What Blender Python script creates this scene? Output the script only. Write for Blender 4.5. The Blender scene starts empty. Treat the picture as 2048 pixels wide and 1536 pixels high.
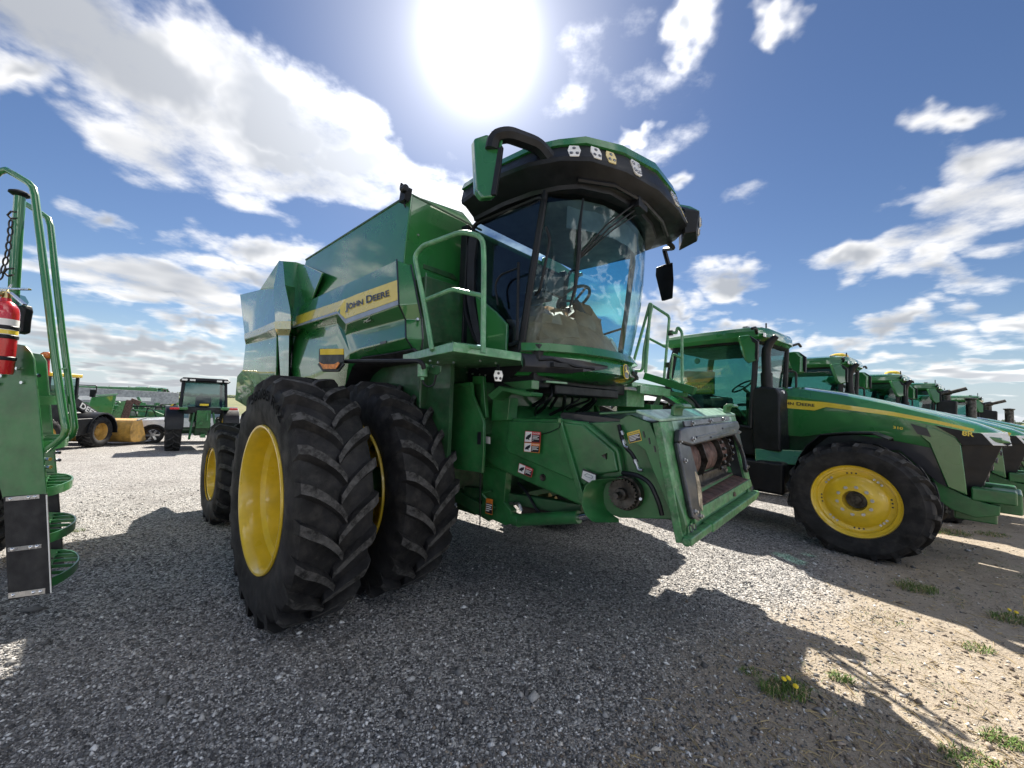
import bpy, math, random
import numpy as np
from mathutils import Vector, Matrix

SC = bpy.context.scene
COL = SC.collection
random.seed(7)
RNG = np.random.default_rng(11)
rad = math.radians

# ------------------------------------------------------------------ camera
FPX, IW, IH = 769.0, 2048, 1536
CAM_H, PITCH, ROLL = 1.80, 3.0, 2.0
_p, _r = rad(PITCH), rad(ROLL)
_fw = Vector((0, math.cos(_p), math.sin(_p)))
_up = Vector((0, -math.sin(_p), math.cos(_p)))
_rt = Vector((1, 0, 0))
CR = _rt * math.cos(_r) + _up * math.sin(_r)
CU = -_rt * math.sin(_r) + _up * math.cos(_r)
CF = _fw
CC = Vector((0, 0, CAM_H))
cam = bpy.data.cameras.new('camera')
cam.sensor_width = 36.0
cam.lens = 36.0 * FPX / IW
cam.clip_start = 0.05
cam.clip_end = 6000
camo = bpy.data.objects.new('camera', cam)
COL.objects.link(camo)
camo.matrix_world = Matrix(((CR.x, CU.x, -CF.x, CC.x), (CR.y, CU.y, -CF.y, CC.y), (CR.z, CU.z, -CF.z, CC.z), (0, 0, 0, 1)))
SC.camera = camo


def ray(x, y):
    return CF + CR * ((x - IW / 2) / FPX) + CU * ((IH / 2 - y) / FPX)


# ------------------------------------------------------------------ sun, sky, exposure
SUN = ray(958, 84).normalized()
SUN_EL = math.asin(SUN.z)
SUN_AZ = math.atan2(SUN.x, SUN.y)
sl = bpy.data.lights.new('sun', 'SUN')
sl.energy = 2.0
sl.angle = rad(0.53)
sl.color = (1.0, 0.93, 0.82)
so = bpy.data.objects.new('sun', sl)
so.rotation_euler = SUN.to_track_quat('Z', 'Y').to_euler()
so.location = (0, 30, 40)
COL.objects.link(so)

SC.view_settings.view_transform = 'Standard'
SC.view_settings.look = 'None'
SC.view_settings.gamma = 1.0
SC.view_settings.use_curve_mapping = False
SC.view_settings.exposure = 2.62

world = bpy.data.worlds.new('World')
SC.world = world
world.use_nodes = True
WN = world.node_tree
WN.nodes.clear()


class NT:
    """small helper round a node tree"""
    def __init__(s, t):
        s.t = t

    def n(s, typ, **k):
        nd = s.t.nodes.new(typ)
        for a, b in k.items():
            setattr(nd, a, b)
        return nd

    def put(s, sock, val):
        if hasattr(val, 'is_output') or isinstance(val, bpy.types.NodeSocket):
            s.t.links.new(val, sock)
        else:
            sock.default_value = val

    def math(s, op, a, b=None, c=None, clamp=False):
        nd = s.n('ShaderNodeMath', operation=op, use_clamp=clamp)
        s.put(nd.inputs[0], a)
        if b is not None:
            s.put(nd.inputs[1], b)
        if c is not None:
            s.put(nd.inputs[2], c)
        return nd.outputs[0]

    def vmath(s, op, a, b=None, sc=None):
        nd = s.n('ShaderNodeVectorMath', operation=op)
        s.put(nd.inputs[0], a)
        if b is not None:
            s.put(nd.inputs[1], b)
        if sc is not None:
            s.put(nd.inputs['Scale'], sc)
        return nd.outputs['Value'] if op in ('DOT_PRODUCT', 'LENGTH', 'DISTANCE') else nd.outputs['Vector']

    def noise(s, vec, scale, detail=4, rough=.55, out='Fac', dist=0.0):
        nd = s.n('ShaderNodeTexNoise')
        if vec is not None:
            s.put(nd.inputs['Vector'], vec)
        s.put(nd.inputs['Scale'], scale)
        nd.inputs['Detail'].default_value = detail
        nd.inputs['Roughness'].default_value = rough
        nd.inputs['Distortion'].default_value = dist
        return nd.outputs[out]

    def smooth(s, v, a, b, c=0.0, d=1.0):
        nd = s.n('ShaderNodeMapRange', interpolation_type='SMOOTHSTEP')
        s.put(nd.inputs['Value'], v)
        nd.inputs['From Min'].default_value = a
        nd.inputs['From Max'].default_value = b
        s.put(nd.inputs['To Min'], c)
        s.put(nd.inputs['To Max'], d)
        return nd.outputs['Result']

    def mix(s, f, a, b):
        nd = s.n('ShaderNodeMix', data_type='RGBA')
        s.put(nd.inputs[0], f)
        for i, q in ((6, a), (7, b)):
            s.put(nd.inputs[i], (*q[:3], 1) if isinstance(q, tuple) else q)
        return nd.outputs[2]


CLX, CLY = 49.3, 35.9


def build_world():
    T = NT(WN)
    out = T.n('ShaderNodeOutputWorld')
    bg = T.n('ShaderNodeBackground')
    bg.inputs['Strength'].default_value = 0.1
    WN.links.new(bg.outputs[0], out.inputs[0])
    sky = T.n('ShaderNodeTexSky', sky_type='NISHITA')
    sky.sun_disc = False
    sky.sun_elevation = SUN_EL
    sky.sun_rotation = SUN_AZ
    sky.altitude = 300
    sky.air_density = 1.0
    sky.dust_density = 0.25
    sky.ozone_density = 2.2
    tc = T.n('ShaderNodeTexCoord')
    d = tc.outputs['Generated']
    sep = T.n('ShaderNodeSeparateXYZ')
    WN.links.new(d, sep.inputs[0])
    dz = sep.outputs['Z']
    cosg = T.math('MAXIMUM', T.vmath('DOT_PRODUCT', d, tuple(SUN)), 0.0)
    # cloud-plane coordinates: the cloud sheet is a flat layer, so it foreshortens to the horizon
    k = T.math('DIVIDE', 1.0, T.math('ADD', T.math('MAXIMUM', dz, 0.0), 0.13))
    pl = T.vmath('MULTIPLY', T.vmath('SCALE', d, sc=k), (1.0, 1.0, 0.0))
    # ragged edges
    w1 = T.vmath('SCALE', T.vmath('SUBTRACT', T.noise(d, 5.0, 2, .6, 'Color'), (.5, .5, .5)), sc=.16)
    w2 = T.vmath('SCALE', T.vmath('SUBTRACT', T.noise(d, 19.0, 2, .65, 'Color'), (.5, .5, .5)), sc=.07)
    dw = T.vmath('ADD', d, T.vmath('ADD', w1, w2))
    blobs = [  # x, y, half length, half height (photo pixels), turn, weight
        (120, 30, 330, 130, 20, 1.3), (350, 130, 260, 120, 18, 1.25), (520, 220, 250, 120, 28, 1.3), (560, 300, 250, 80, 25, 1.2), (700, 330, 220, 70, 20, 1.15),
        (860, 385, 130, 40, 5, 1.0), (60, 170, 150, 40, -12, .8), (225, 445, 70, 28, 25, .85),
        (510, 500, 125, 42, 8, 1.05), (500, 555, 120, 35, 0, .95), 
        (240, 580, 90, 22, 0, .75), (330, 610, 110, 24, 0, .85), (410, 655, 110, 24, 0, .85), 
        (300, 700, 260, 24, 2, .85), (420, 730, 220, 16, 2, .7), (1365, 60, 60, 90, 12, 1.15), 
        (1560, 50, 85, 34, -38, .95), (1250, 282, 45, 24, -10, .9), (1365, 355, 60, 20, -30, .75),
        (1950, 220, 110, 40, -20, .9), (1960, 340, 150, 60, -8, .9), (1850, 410, 90, 24, -12, .75), 
        (1740, 500, 130, 42, -4, 1.0), (1900, 545, 150, 40, -3, 1.0), (1465, 550, 110, 36, -6, 1.1), (1360, 610, 70, 22, -10, .85),
        (1320, 660, 90, 40, 0, .95), (1490, 660, 120, 26, 0, .85), (1700, 690, 160, 20, -4, .8), (1830, 670, 130, 30, -6, .95), (2000, 620, 120, 30, -4, .85), (1780, 735, 200, 16, 0, .6),
        (940, 395, 60, 50, 0, .8),]
    m = None
    for (x, y, rx, ry, an, wt) in blobs:
        c = ray(x, y).normalized()
        ca, sa = math.cos(rad(an)), math.sin(rad(an))
        a = ray(x + rx * ca, y + rx * sa).normalized() - c
        b = ray(x - ry * sa, y + ry * ca).normalized() - c
        la, lb = a.length, b.length
        a.normalize()
        b = (b - a * b.dot(a)).normalized()
        nn = a.cross(b)
        M = Matrix(((a.x, b.x, nn.x), (a.y, b.y, nn.y), (a.z, b.z, nn.z)))
        mp = T.n('ShaderNodeMapping', vector_type='TEXTURE')
        WN.links.new(dw, mp.inputs['Vector'])
        mp.inputs['Location'].default_value = c
        mp.inputs['Rotation'].default_value = M.to_euler('XYZ')
        mp.inputs['Scale'].default_value = (la * 1.13, lb * 1.13, .5)
        ln = T.vmath('LENGTH', mp.outputs[0])
        v = T.math('MULTIPLY_ADD', ln, -wt, wt)
        m = v if m is None else T.math('MAXIMUM', m, v)
    m = T.math('MAXIMUM', m, -.6)
    fb = T.noise(pl, 3.4, 6, .6)
    fb2 = T.noise(T.vmath('ADD', pl, (CLX, CLY, 0.0)), .8, 3, .55)
    # loose cloud cover all round the sky, thickened to add fill light
    wide = T.math('MULTIPLY_ADD', T.smooth(fb2, .465, .61), 1.45, -.75)
    m2 = T.math('ADD', T.math('MAXIMUM', m, wide), T.smooth(dz, .01, .16, .34, 0))
    dens0 = T.math('ADD', m2, T.math('MULTIPLY', T.math('SUBTRACT', fb, .5), 2.3))
    dens = T.smooth(dens0, .02, .85)
    dens = T.math('MULTIPLY', dens, T.smooth(dz, -.02, .015))
    core = T.smooth(T.math('ADD', T.math('ADD', m2, T.smooth(dz, .0, .16, .3, 0)), T.math('MULTIPLY', T.math('SUBTRACT', T.noise(pl, 2.3, 2, .5), .5), 1.6)), .30, 1.0)
    # clouds facing the sun are lit from the front, those before it are seen against the light with grey cores
    against = T.smooth(T.vmath('DOT_PRODUCT', d, tuple(SUN)), -.15, .55)
    glow = T.math('MULTIPLY_ADD', T.math('POWER', cosg, 14.0), 3.5, T.math('MULTIPLY_ADD', against, -5.4, 7.4))
    cc = T.n('ShaderNodeCombineColor')
    for i, f in enumerate((1.0, .985, .965)):
        T.put(cc.inputs[i], T.math('MULTIPLY', glow, f))
    cd = T.n('ShaderNodeCombineColor')
    for i, f in enumerate((.42, .44, .475)):
        T.put(cd.inputs[i], T.math('MULTIPLY', glow, T.math('MULTIPLY_ADD', against, f - .78, .78)))
    ccol = T.mix(core, cc.outputs[0], cd.outputs[0])
    # thin bright veil of haze round the sun (forward scatter in the air)
    v1 = T.math('MULTIPLY', T.math('POWER', cosg, 340.0), 4.4)
    v2 = T.math('MULTIPLY', T.math('POWER', cosg, 40.0), .9)
    veil = T.math('ADD', v1, v2)
    vc = T.n('ShaderNodeCombineColor')
    for i, f in enumerate((1.0, 1.0, 1.0)):
        T.put(vc.inputs[i], T.math('MULTIPLY', veil, f))
    hs = T.n('ShaderNodeHueSaturation')
    hs.inputs['Saturation'].default_value = 1.12
    hs.inputs['Hue'].default_value = .507
    hs.inputs['Value'].default_value = 0.16
    WN.links.new(sky.outputs[0], hs.inputs['Color'])
    hz = T.mix(T.smooth(dz, .16, -.02, 0, .85), hs.outputs[0], (.95, 1.12, 1.32))
    sk = T.vmath('ADD', hz, vc.outputs[0])
    fin = T.mix(T.math('MULTIPLY', dens, .95), sk, ccol)
    WN.links.new(fin, bg.inputs['Color'])
    world.cycles.sampling_method = 'MANUAL'
    world.cycles.sample_map_resolution = 512


build_world()
SC.cycles.max_bounces = 6
SC.cycles.diffuse_bounces = 2
SC.cycles.glossy_bounces = 3
SC.cycles.transparent_max_bounces = 16
SC.cycles.caustics_reflective = False
SC.cycles.caustics_refractive = False
SC.cycles.sample_clamp_indirect = 6.0

# ------------------------------------------------------------------ helpers: frames, materials, mesh builder
class Frame:
    """a machine's own axes: x forward, y to its left, z up; pixel -> point on one of its planes"""
    def __init__(s, org, az):
        a = rad(az)
        s.f = Vector((math.sin(a), math.cos(a), 0))
        s.l = Vector((-math.cos(a), math.sin(a), 0))
        s.o = Vector(org)
        s.rz = math.atan2(s.f.y, s.f.x)

    def loc(s, P):
        d = P - s.o
        return Vector((d.dot(s.f), d.dot(s.l), d.z))

    def vec(s, d):
        return Vector((d.dot(s.f), d.dot(s.l), d.z))

    def hit(s, x, y, p0, n):
        o, d = s.loc(CC), s.vec(ray(x, y))
        n = Vector(n)
        return o + d * ((Vector(p0) - o).dot(n) / d.dot(n))

    def v(s, x, y, v):
        return s.hit(x, y, (0, v, 0), (0, 1, 0))

    def u(s, x, y, u):
        return s.hit(x, y, (u, 0, 0), (1, 0, 0))

    def z(s, x, y, z):
        return s.hit(x, y, (0, 0, z), (0, 0, 1))


def V(*a):
    return Vector(a)


MATS = {}


def pm(name, col, rough=.5, metal=0.0, coat=0.0, var=.12, vs=6.0, bump=0.0, bs=60.0, dust=0.0, dcol=(.30, .27, .23), spec=.5, emis=None, island=0.0, crough=.04, cior=1.5):
    m = bpy.data.materials.new(name)
    m.use_nodes = True
    t = m.node_tree
    T = NT(t)
    b = t.nodes['Principled BSDF']
    tc = T.n('ShaderNodeTexCoord')
    o = tc.outputs['Object']
    nz = T.noise(o, vs, 3, .6)
    c2 = tuple(max(0, x * (1 - 2.2 * var)) for x in col)
    c3 = tuple(min(1, x * (1 + 1.6 * var)) for x in col)
    cl = T.mix(T.smooth(nz, .3, .7), c2, c3)
    if island:
        g = T.n('ShaderNodeNewGeometry')
        cl = T.mix(T.math('MULTIPLY', g.outputs['Random Per Island'], island), cl, tuple(min(1, x * 1.9) for x in col))
    if dust:
        g = T.n('ShaderNodeNewGeometry')
        sp = T.n('ShaderNodeSeparateXYZ')
        t.links.new(g.outputs['Normal'], sp.inputs[0])
        f = T.math('MULTIPLY', T.smooth(T.noise(o, vs * 2.7, 4, .65), .42, .72), dust)
        cl = T.mix(f, cl, dcol)
    t.links.new(cl, b.inputs['Base Color'])
    T.put(b.inputs['Roughness'], T.smooth(T.noise(o, vs * 1.7, 1), .25, .75, rough * .82, min(1, rough * 1.18)))
    b.inputs['Metallic'].default_value = metal
    b.inputs['Coat Weight'].default_value = coat
    b.inputs['Coat Roughness'].default_value = crough
    b.inputs['Coat IOR'].default_value = cior
    b.inputs['Specular IOR Level'].default_value = spec
    if bump:
        bp = T.n('ShaderNodeBump')
        bp.inputs['Strength'].default_value = bump
        bp.inputs['Distance'].default_value = .01
        t.links.new(T.noise(o, bs, 2, .65), bp.inputs['Height'])
        t.links.new(bp.outputs[0], b.inputs['Normal'])
    if emis:
        b.inputs['Emission Color'].default_value = (*emis[:3], 1)
        b.inputs['Emission Strength'].default_value = emis[3]
    MATS[name] = m
    return m


def glass(name, tint, rough=.0, refl=1.0):
    m = bpy.data.materials.new(name)
    m.use_nodes = True
    t = m.node_tree
    t.nodes.clear()
    T = NT(t)
    o = T.n('ShaderNodeOutputMaterial')
    mx = T.n('ShaderNodeMixShader')
    tr = T.n('ShaderNodeBsdfTransparent')
    gl = T.n('ShaderNodeBsdfGlossy')
    gl.inputs['Roughness'].default_value = rough
    tc = T.n('ShaderNodeTexCoord')
    nz = T.noise(tc.outputs['Object'], 3.0, 5, .6)
    t.links.new(T.mix(nz, tuple(x * .93 for x in tint), tint), tr.inputs['Color'])
    fr = T.n('ShaderNodeFresnel')
    gm = T.n('ShaderNodeNewGeometry')
    T.put(fr.inputs['IOR'], T.math('MULTIPLY_ADD', gm.outputs['Backfacing'], 1 / 1.5 - 1.5, 1.5))
    t.links.new(T.math('MULTIPLY', fr.outputs[0], refl, clamp=True), mx.inputs[0])
    t.links.new(tr.outputs[0], mx.inputs[1])
    t.links.new(gl.outputs[0], mx.inputs[2])
    t.links.new(mx.outputs[0], o.inputs[0])
    MATS[name] = m
    return m


pm('green', (.021, .158, .038), .30, coat=1.0, var=.05, vs=2.0, crough=.03, cior=1.6)
pm('green_matt', (.021, .145, .040), .40, coat=.5, var=.12, vs=5.0, dust=.14, dcol=(.16, .17, .12), crough=.15)
pm('green_dark', (.014, .080, .026), .5, coat=.2, var=.15, dust=.25, dcol=(.10, .10, .07))
pm('green_worn', (.050, .200, .070), .45, coat=.2, var=.18, vs=12, dust=.35, dcol=(.32, .36, .28))
pm('green_light', (.10, .30, .14), .38, coat=.5, var=.1, vs=9, dust=.3, dcol=(.40, .45, .38))
pm('green_sunlit', (.30, .46, .36), .42, coat=.3, var=.15, vs=10, dust=.4, dcol=(.12, .25, .15))  # paler green with sunlight and sky reflection painted in
pm('yellow', (.78, .53, .022), .33, coat=.6, var=.05, vs=5, dust=.06, dcol=(.45, .35, .12))
pm('yellow_decal', (.80, .60, .05), .32, coat=.8, var=.03)
pm('loader_yellow', (.50, .29, .06), .5, coat=.2, var=.12, dust=.45, dcol=(.42, .28, .10))
pm('reflector_yellow', (.82, .58, .03), .6, var=.04)
pm('liner_black', (.012, .012, .016), .65, var=.2, bump=.1, bs=200)
pm('black_decal', (.012, .013, .02), .4, coat=.4, var=.05)
pm('grey_decal', (.30, .33, .36), .35, coat=.5, var=.05)
pm('plastic', (.0055, .007, .0105), .45, var=.2, bump=.12, bs=220, dust=.10, dcol=(.03, .03, .03), spec=.35)
pm('plastic_grey', (.022, .022, .028), .38, var=.12, bump=.08, bs=200, dust=.1, dcol=(.06, .06, .06))
pm('rubber', (.014, .014, .016), .72, var=.3, vs=4, bump=.25, bs=90, dust=.5, dcol=(.048, .045, .042), spec=.35)
pm('rubber_worn', (.056, .055, .055), .85, var=.35, vs=14, bump=.5, bs=70, dust=.5, dcol=(.12, .117, .113), spec=.25)
pm('rubber_print', (.004, .004, .005), .9, var=.1, spec=.1)
pm('flap', (.015, .015, .017), .8, var=.2, bump=.2, bs=150, dust=.2, dcol=(.06, .06, .06))
pm('steel', (.55, .55, .56), .32, 1.0, var=.1, vs=20)
pm('dark_steel', (.08, .078, .075), .45, .8, var=.3, vs=15, dust=.3, dcol=(.12, .08, .05))
pm('rust', (.095, .05, .042), .7, .2, var=.3, vs=14, bump=.2, bs=80, dust=.4, dcol=(.11, .09, .08))
pm('brass', (.5, .4, .2), .35, 1.0)
pm('liner', (.040, .044, .058), .33, .25, var=.18, vs=7, coat=.2, dust=.2, dcol=(.13, .12, .11))
pm('liner_worn', (.42, .36, .26), .6, .1, var=.3, vs=22, dust=.5, dcol=(.25, .2, .12))
pm('interior', (.035, .036, .04), .7, var=.15)
pm('interior_grey', (.17, .18, .19), .7, var=.1)
pm('paper', (.30, .17, .10), .65, var=.16, vs=5, bump=.5, bs=9, coat=.5, crough=.2)
pm('plastic_film', (.62, .66, .66), .22, var=.15, bump=.5, bs=14)
pm('white', (.78, .78, .77), .5, var=.04)
pm('white_paint', (.78, .79, .82), .25, coat=1, var=.03)
pm('led', (.80, .80, .78), .2, coat=.8, var=.05)
pm('led_yellow', (.80, .66, .30), .2, coat=.8, var=.05)
pm('lens', (.16, .16, .17), .12, .6, coat=1, var=.05)
pm('amber', (.85, .24, .02), .45, var=.2, vs=30)
pm('red', (.52, .015, .025), .28, coat=.9, var=.05)
pm('red_decal', (.55, .03, .04), .45)
pm('orange_decal', (.75, .22, .03), .45)
pm('chrome', (.75, .76, .78), .12, 1.0, var=.05)
pm('corrugated', (.62, .64, .68), .5, var=.06)
pm('orange', (.9, .20, .03), .3, coat=1, var=.05)
pm('grey_metal', (.33, .34, .36), .5, .3, var=.12, dust=.2)
pm('bark', (.12, .09, .06), .9)
glass('glass', (.80, .92, .94), refl=.6)
glass('glass_cyan', (.50, .82, .88), refl=.7)
glass('glass_dark', (.50, .60, .68), refl=1.0)
glass('glass_tractor', (.52, .72, .69))
glass('glass_far', (.50, .63, .62))


class MB:
    def __init__(s):
        s.v, s.f, s.m = [], [], []

    def add(s, vs, fs, m=0):
        o = len(s.v)
        s.v += [tuple(p) for p in vs]
        s.f += [tuple(i + o for i in f) for f in fs]
        s.m += [m] * len(fs)
        return s

    def box(s, x0, x1, y0, y1, z0, z1, m=0):
        vs = [(x, y, z) for z in (z0, z1) for y in (y0, y1) for x in (x0, x1)]
        return s.add(vs, [(0, 2, 3, 1), (4, 5, 7, 6), (0, 1, 5, 4), (2, 6, 7, 3), (0, 4, 6, 2), (1, 3, 7, 5)], m)

    def obox(s, c, ax, ay, az, m=0):
        c, ax, ay, az = Vector(c), Vector(ax), Vector(ay), Vector(az)
        vs = [c + ax * i + ay * j + az * k for k in (-1, 1) for j in (-1, 1) for i in (-1, 1)]
        return s.add(vs, [(0, 2, 3, 1), (4, 5, 7, 6), (0, 1, 5, 4), (2, 6, 7, 3), (0, 4, 6, 2), (1, 3, 7, 5)], m)

    def bar(s, p, q, w, h, up=(0, 0, 1), m=0):
        p, q = Vector(p), Vector(q)
        d = q - p
        x = d.normalized()
        y = Vector(up).cross(x)
        if y.length < 1e-4:
            y = Vector((1, 0, 0)).cross(x)
        y.normalize()
        z = x.cross(y)
        return s.obox((p + q) / 2, d / 2, y * w / 2, z * h / 2, m)

    def prism(s, poly, off, m=0):
        poly = [Vector(p) for p in poly]
        off = Vector(off)
        n = len(poly)
        vs = poly + [p + off for p in poly]
        fs = [tuple(range(n)), tuple(range(2 * n - 1, n - 1, -1))]
        fs += [(i, i + n, (i + 1) % n + n, (i + 1) % n) for i in range(n)]
        return s.add(vs, fs, m)

    def loft(s, rings, m=0, caps=True, closed=True):
        n = len(rings[0])
        vs = [p for r in rings for p in r]
        fs = []
        for a in range(len(rings) - 1):
            for i in range(n if closed else n - 1):
                j = (i + 1) % n
                fs.append((a * n + i, a * n + j, (a + 1) * n + j, (a + 1) * n + i))
        if caps and closed:
            fs.append(tuple(range(n - 1, -1, -1)))
            fs.append(tuple(range((len(rings) - 1) * n, len(rings) * n)))
        return s.add(vs, fs, m)

    def sheet(s, rows, off, m=0):
        """a grid of points given thickness by the offset vector"""
        r, n = len(rows), len(rows[0])
        off = Vector(off)
        a = [Vector(p) for row in rows for p in row]
        b = [p + off for p in a]
        N = r * n
        fs = []
        for i in range(r - 1):
            for j in range(n - 1):
                k = i * n + j
                fs.append((k, k + 1, k + n + 1, k + n))
                fs.append((N + k, N + k + n, N + k + n + 1, N + k + 1))
        for j in range(n - 1):
            fs.append((j, N + j, N + j + 1, j + 1))
            k = (r - 1) * n + j
            fs.append((k, k + 1, N + k + 1, N + k))
        for i in range(r - 1):
            k = i * n
            fs.append((k, k + n, N + k + n, N + k))
            k = i * n + n - 1
            fs.append((k, N + k, N + k + n, k + n))
        return s.add(a + b, fs, m)

    def tube(s, pts, r, n=8, m=0, caps=True):
        pts = [Vector(p) for p in pts]
        rr = r if isinstance(r, (list, tuple)) else [r] * len(pts)
        t0 = (pts[1] - pts[0]).normalized()
        up = Vector((0, 0, 1)) if abs(t0.z) < .9 else Vector((1, 0, 0))
        x = up.cross(t0).normalized()
        rings = []
        for i, p in enumerate(pts):
            if i == 0:
                t = t0
            elif i == len(pts) - 1:
                t = (pts[i] - pts[i - 1]).normalized()
            else:
                t = ((pts[i] - pts[i - 1]).normalized() + (pts[i + 1] - pts[i]).normalized())
                t = t.normalized() if t.length > 1e-5 else (pts[i + 1] - pts[i]).normalized()
            x = (x - t * x.dot(t)).normalized()
            y = t.cross(x)
            rings.append([p + (x * math.cos(2 * math.pi * k / n) + y * math.sin(2 * math.pi * k / n)) * rr[i] for k in range(n)])
        return s.loft(rings, m, caps)

    def lathe(s, prof, o, ax, n=32, m=0, caps=False):
        """prof: (radius, height along axis)"""
        o, ax = Vector(o), Vector(ax).normalized()
        up = Vector((0, 0, 1)) if abs(ax.z) < .9 else Vector((1, 0, 0))
        x = up.cross(ax).normalized()
        y = ax.cross(x)
        rings = [[o + ax * h + (x * math.cos(2 * math.pi * k / n) + y * math.sin(2 * math.pi * k / n)) * r for k in range(n)] for r, h in prof]
        return s.loft(rings, m, caps)

    def cyl(s, p, q, r, n=16, m=0):
        p, q = Vector(p), Vector(q)
        return s.lathe([(r, 0), (r, (q - p).length)], p, q - p, n, m, True)

    def build(s, name, mats, parent=None, smooth=38, bevel=0.0, flip=True):
        me = bpy.data.meshes.new(name)
        me.from_pydata(s.v, [], s.f)
        for mm in (mats if isinstance(mats, (list, tuple)) else [mats]):
            me.materials.append(MATS[mm])
        if len(set(s.m)) > 1:
            me.polygons.foreach_set('material_index', s.m)
        if flip:
            import bmesh
            bm = bmesh.new()
            bm.from_mesh(me)
            bmesh.ops.recalc_face_normals(bm, faces=bm.faces)
            bm.to_mesh(me)
            bm.free()
        if smooth:
            me.polygons.foreach_set('use_smooth', [True] * len(me.polygons))
            me.set_sharp_from_angle(angle=rad(smooth))
        o = bpy.data.objects.new(name, me)
        COL.objects.link(o)
        if parent is not None:
            o.parent = parent
        if bevel:
            b = o.modifiers.new('bevel', 'BEVEL')
            b.width = bevel
            b.segments = 2
            b.limit_method = 'ANGLE'
            b.angle_limit = rad(32)
            b.harden_normals = True
        return o


def one(name, mat, parent, fn, smooth=38, bevel=0.0):
    m = MB()
    fn(m)
    return m.build(name, mat, parent, smooth, bevel)


def thing(name, label, cat, loc=(0, 0, 0), rz=0.0, group=None):
    o = bpy.data.objects.new(name, None)
    o.empty_display_size = .2
    COL.objects.link(o)
    o.location = loc
    o.rotation_euler = (0, 0, rz)
    o['label'] = label
    o['category'] = cat
    if group:
        o['group'] = group
    return o


def sub(name, parent):
    o = bpy.data.objects.new(name, None)
    o.empty_display_size = .1
    COL.objects.link(o)
    o.parent = parent
    return o


def tag(o, label, cat, group=None):
    o['label'] = label
    o['category'] = cat
    if group:
        o['group'] = group
    return o


def copy_tree(o, parent=None):
    c = o.copy()
    COL.objects.link(c)
    c.parent = parent
    for ch in o.children:
        copy_tree(ch, c)
    return c


_TX = {}


def text_mesh(s, bold=0.0, smallcaps=False):
    key = (s, bold, smallcaps)
    if key in _TX:
        return _TX[key]
    cu = bpy.data.curves.new('lettering', 'FONT')
    cu.body = s
    cu.offset = bold
    cu.resolution_u = 4
    if smallcaps:
        cu.small_caps_scale = .78
        for i, ch in enumerate(s):
            if ch.islower():
                cu.body_format[i].use_small_caps = True
    ob = bpy.data.objects.new('lettering', cu)
    COL.objects.link(ob)
    dg = bpy.context.evaluated_depsgraph_get()
    me = bpy.data.meshes.new_from_object(ob.evaluated_get(dg))
    vs = np.array([v.co[:2] for v in me.vertices])
    fs = [tuple(p.vertices) for p in me.polygons]
    bpy.data.objects.remove(ob)
    bpy.data.curves.remove(cu)
    bpy.data.meshes.remove(me)
    lo, hi = vs.min(0), vs.max(0)
    vs = (vs - lo) / (hi - lo)
    _TX[key] = (vs, fs)
    return _TX[key]


def lettering(name, s, p00, p10, p01, mat, parent, bold=.012, smallcaps=False, lift=(0, 0, 0), curve=None):
    vs, fs = text_mesh(s, bold, smallcaps)
    if curve:
        pts = [curve(a, b) for a, b in vs]
    else:
        p00, p10, p01, lift = Vector(p00), Vector(p10), Vector(p01), Vector(lift)
        pts = [p00 + (p10 - p00) * a + (p01 - p00) * b + lift for a, b in vs]
    m = MB()
    m.add(pts, fs)
    return m.build(name, mat, parent, smooth=0, flip=False)


def arc(c, r, a0, a1, n, e1, e2):
    c, e1, e2 = Vector(c), Vector(e1), Vector(e2)
    return [c + e1 * (r * math.cos(a0 + (a1 - a0) * i / n)) + e2 * (r * math.sin(a0 + (a1 - a0) * i / n)) for i in range(n + 1)]


def rounded(pts, r, n=4):
    """path with its corners rounded off"""
    pts = [Vector(p) for p in pts]
    out = [pts[0]]
    for i in range(1, len(pts) - 1):
        a, b, c = pts[i - 1], pts[i], pts[i + 1]
        d1, d2 = (a - b), (c - b)
        k = min(r, d1.length * .45, d2.length * .45)
        p, q = b + d1.normalized() * k, b + d2.normalized() * k
        for j in range(n + 1):
            t = j / n
            out.append(p * (1 - t) ** 2 + b * 2 * t * (1 - t) + q * t * t)
    out.append(pts[-1])
    return out


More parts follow.
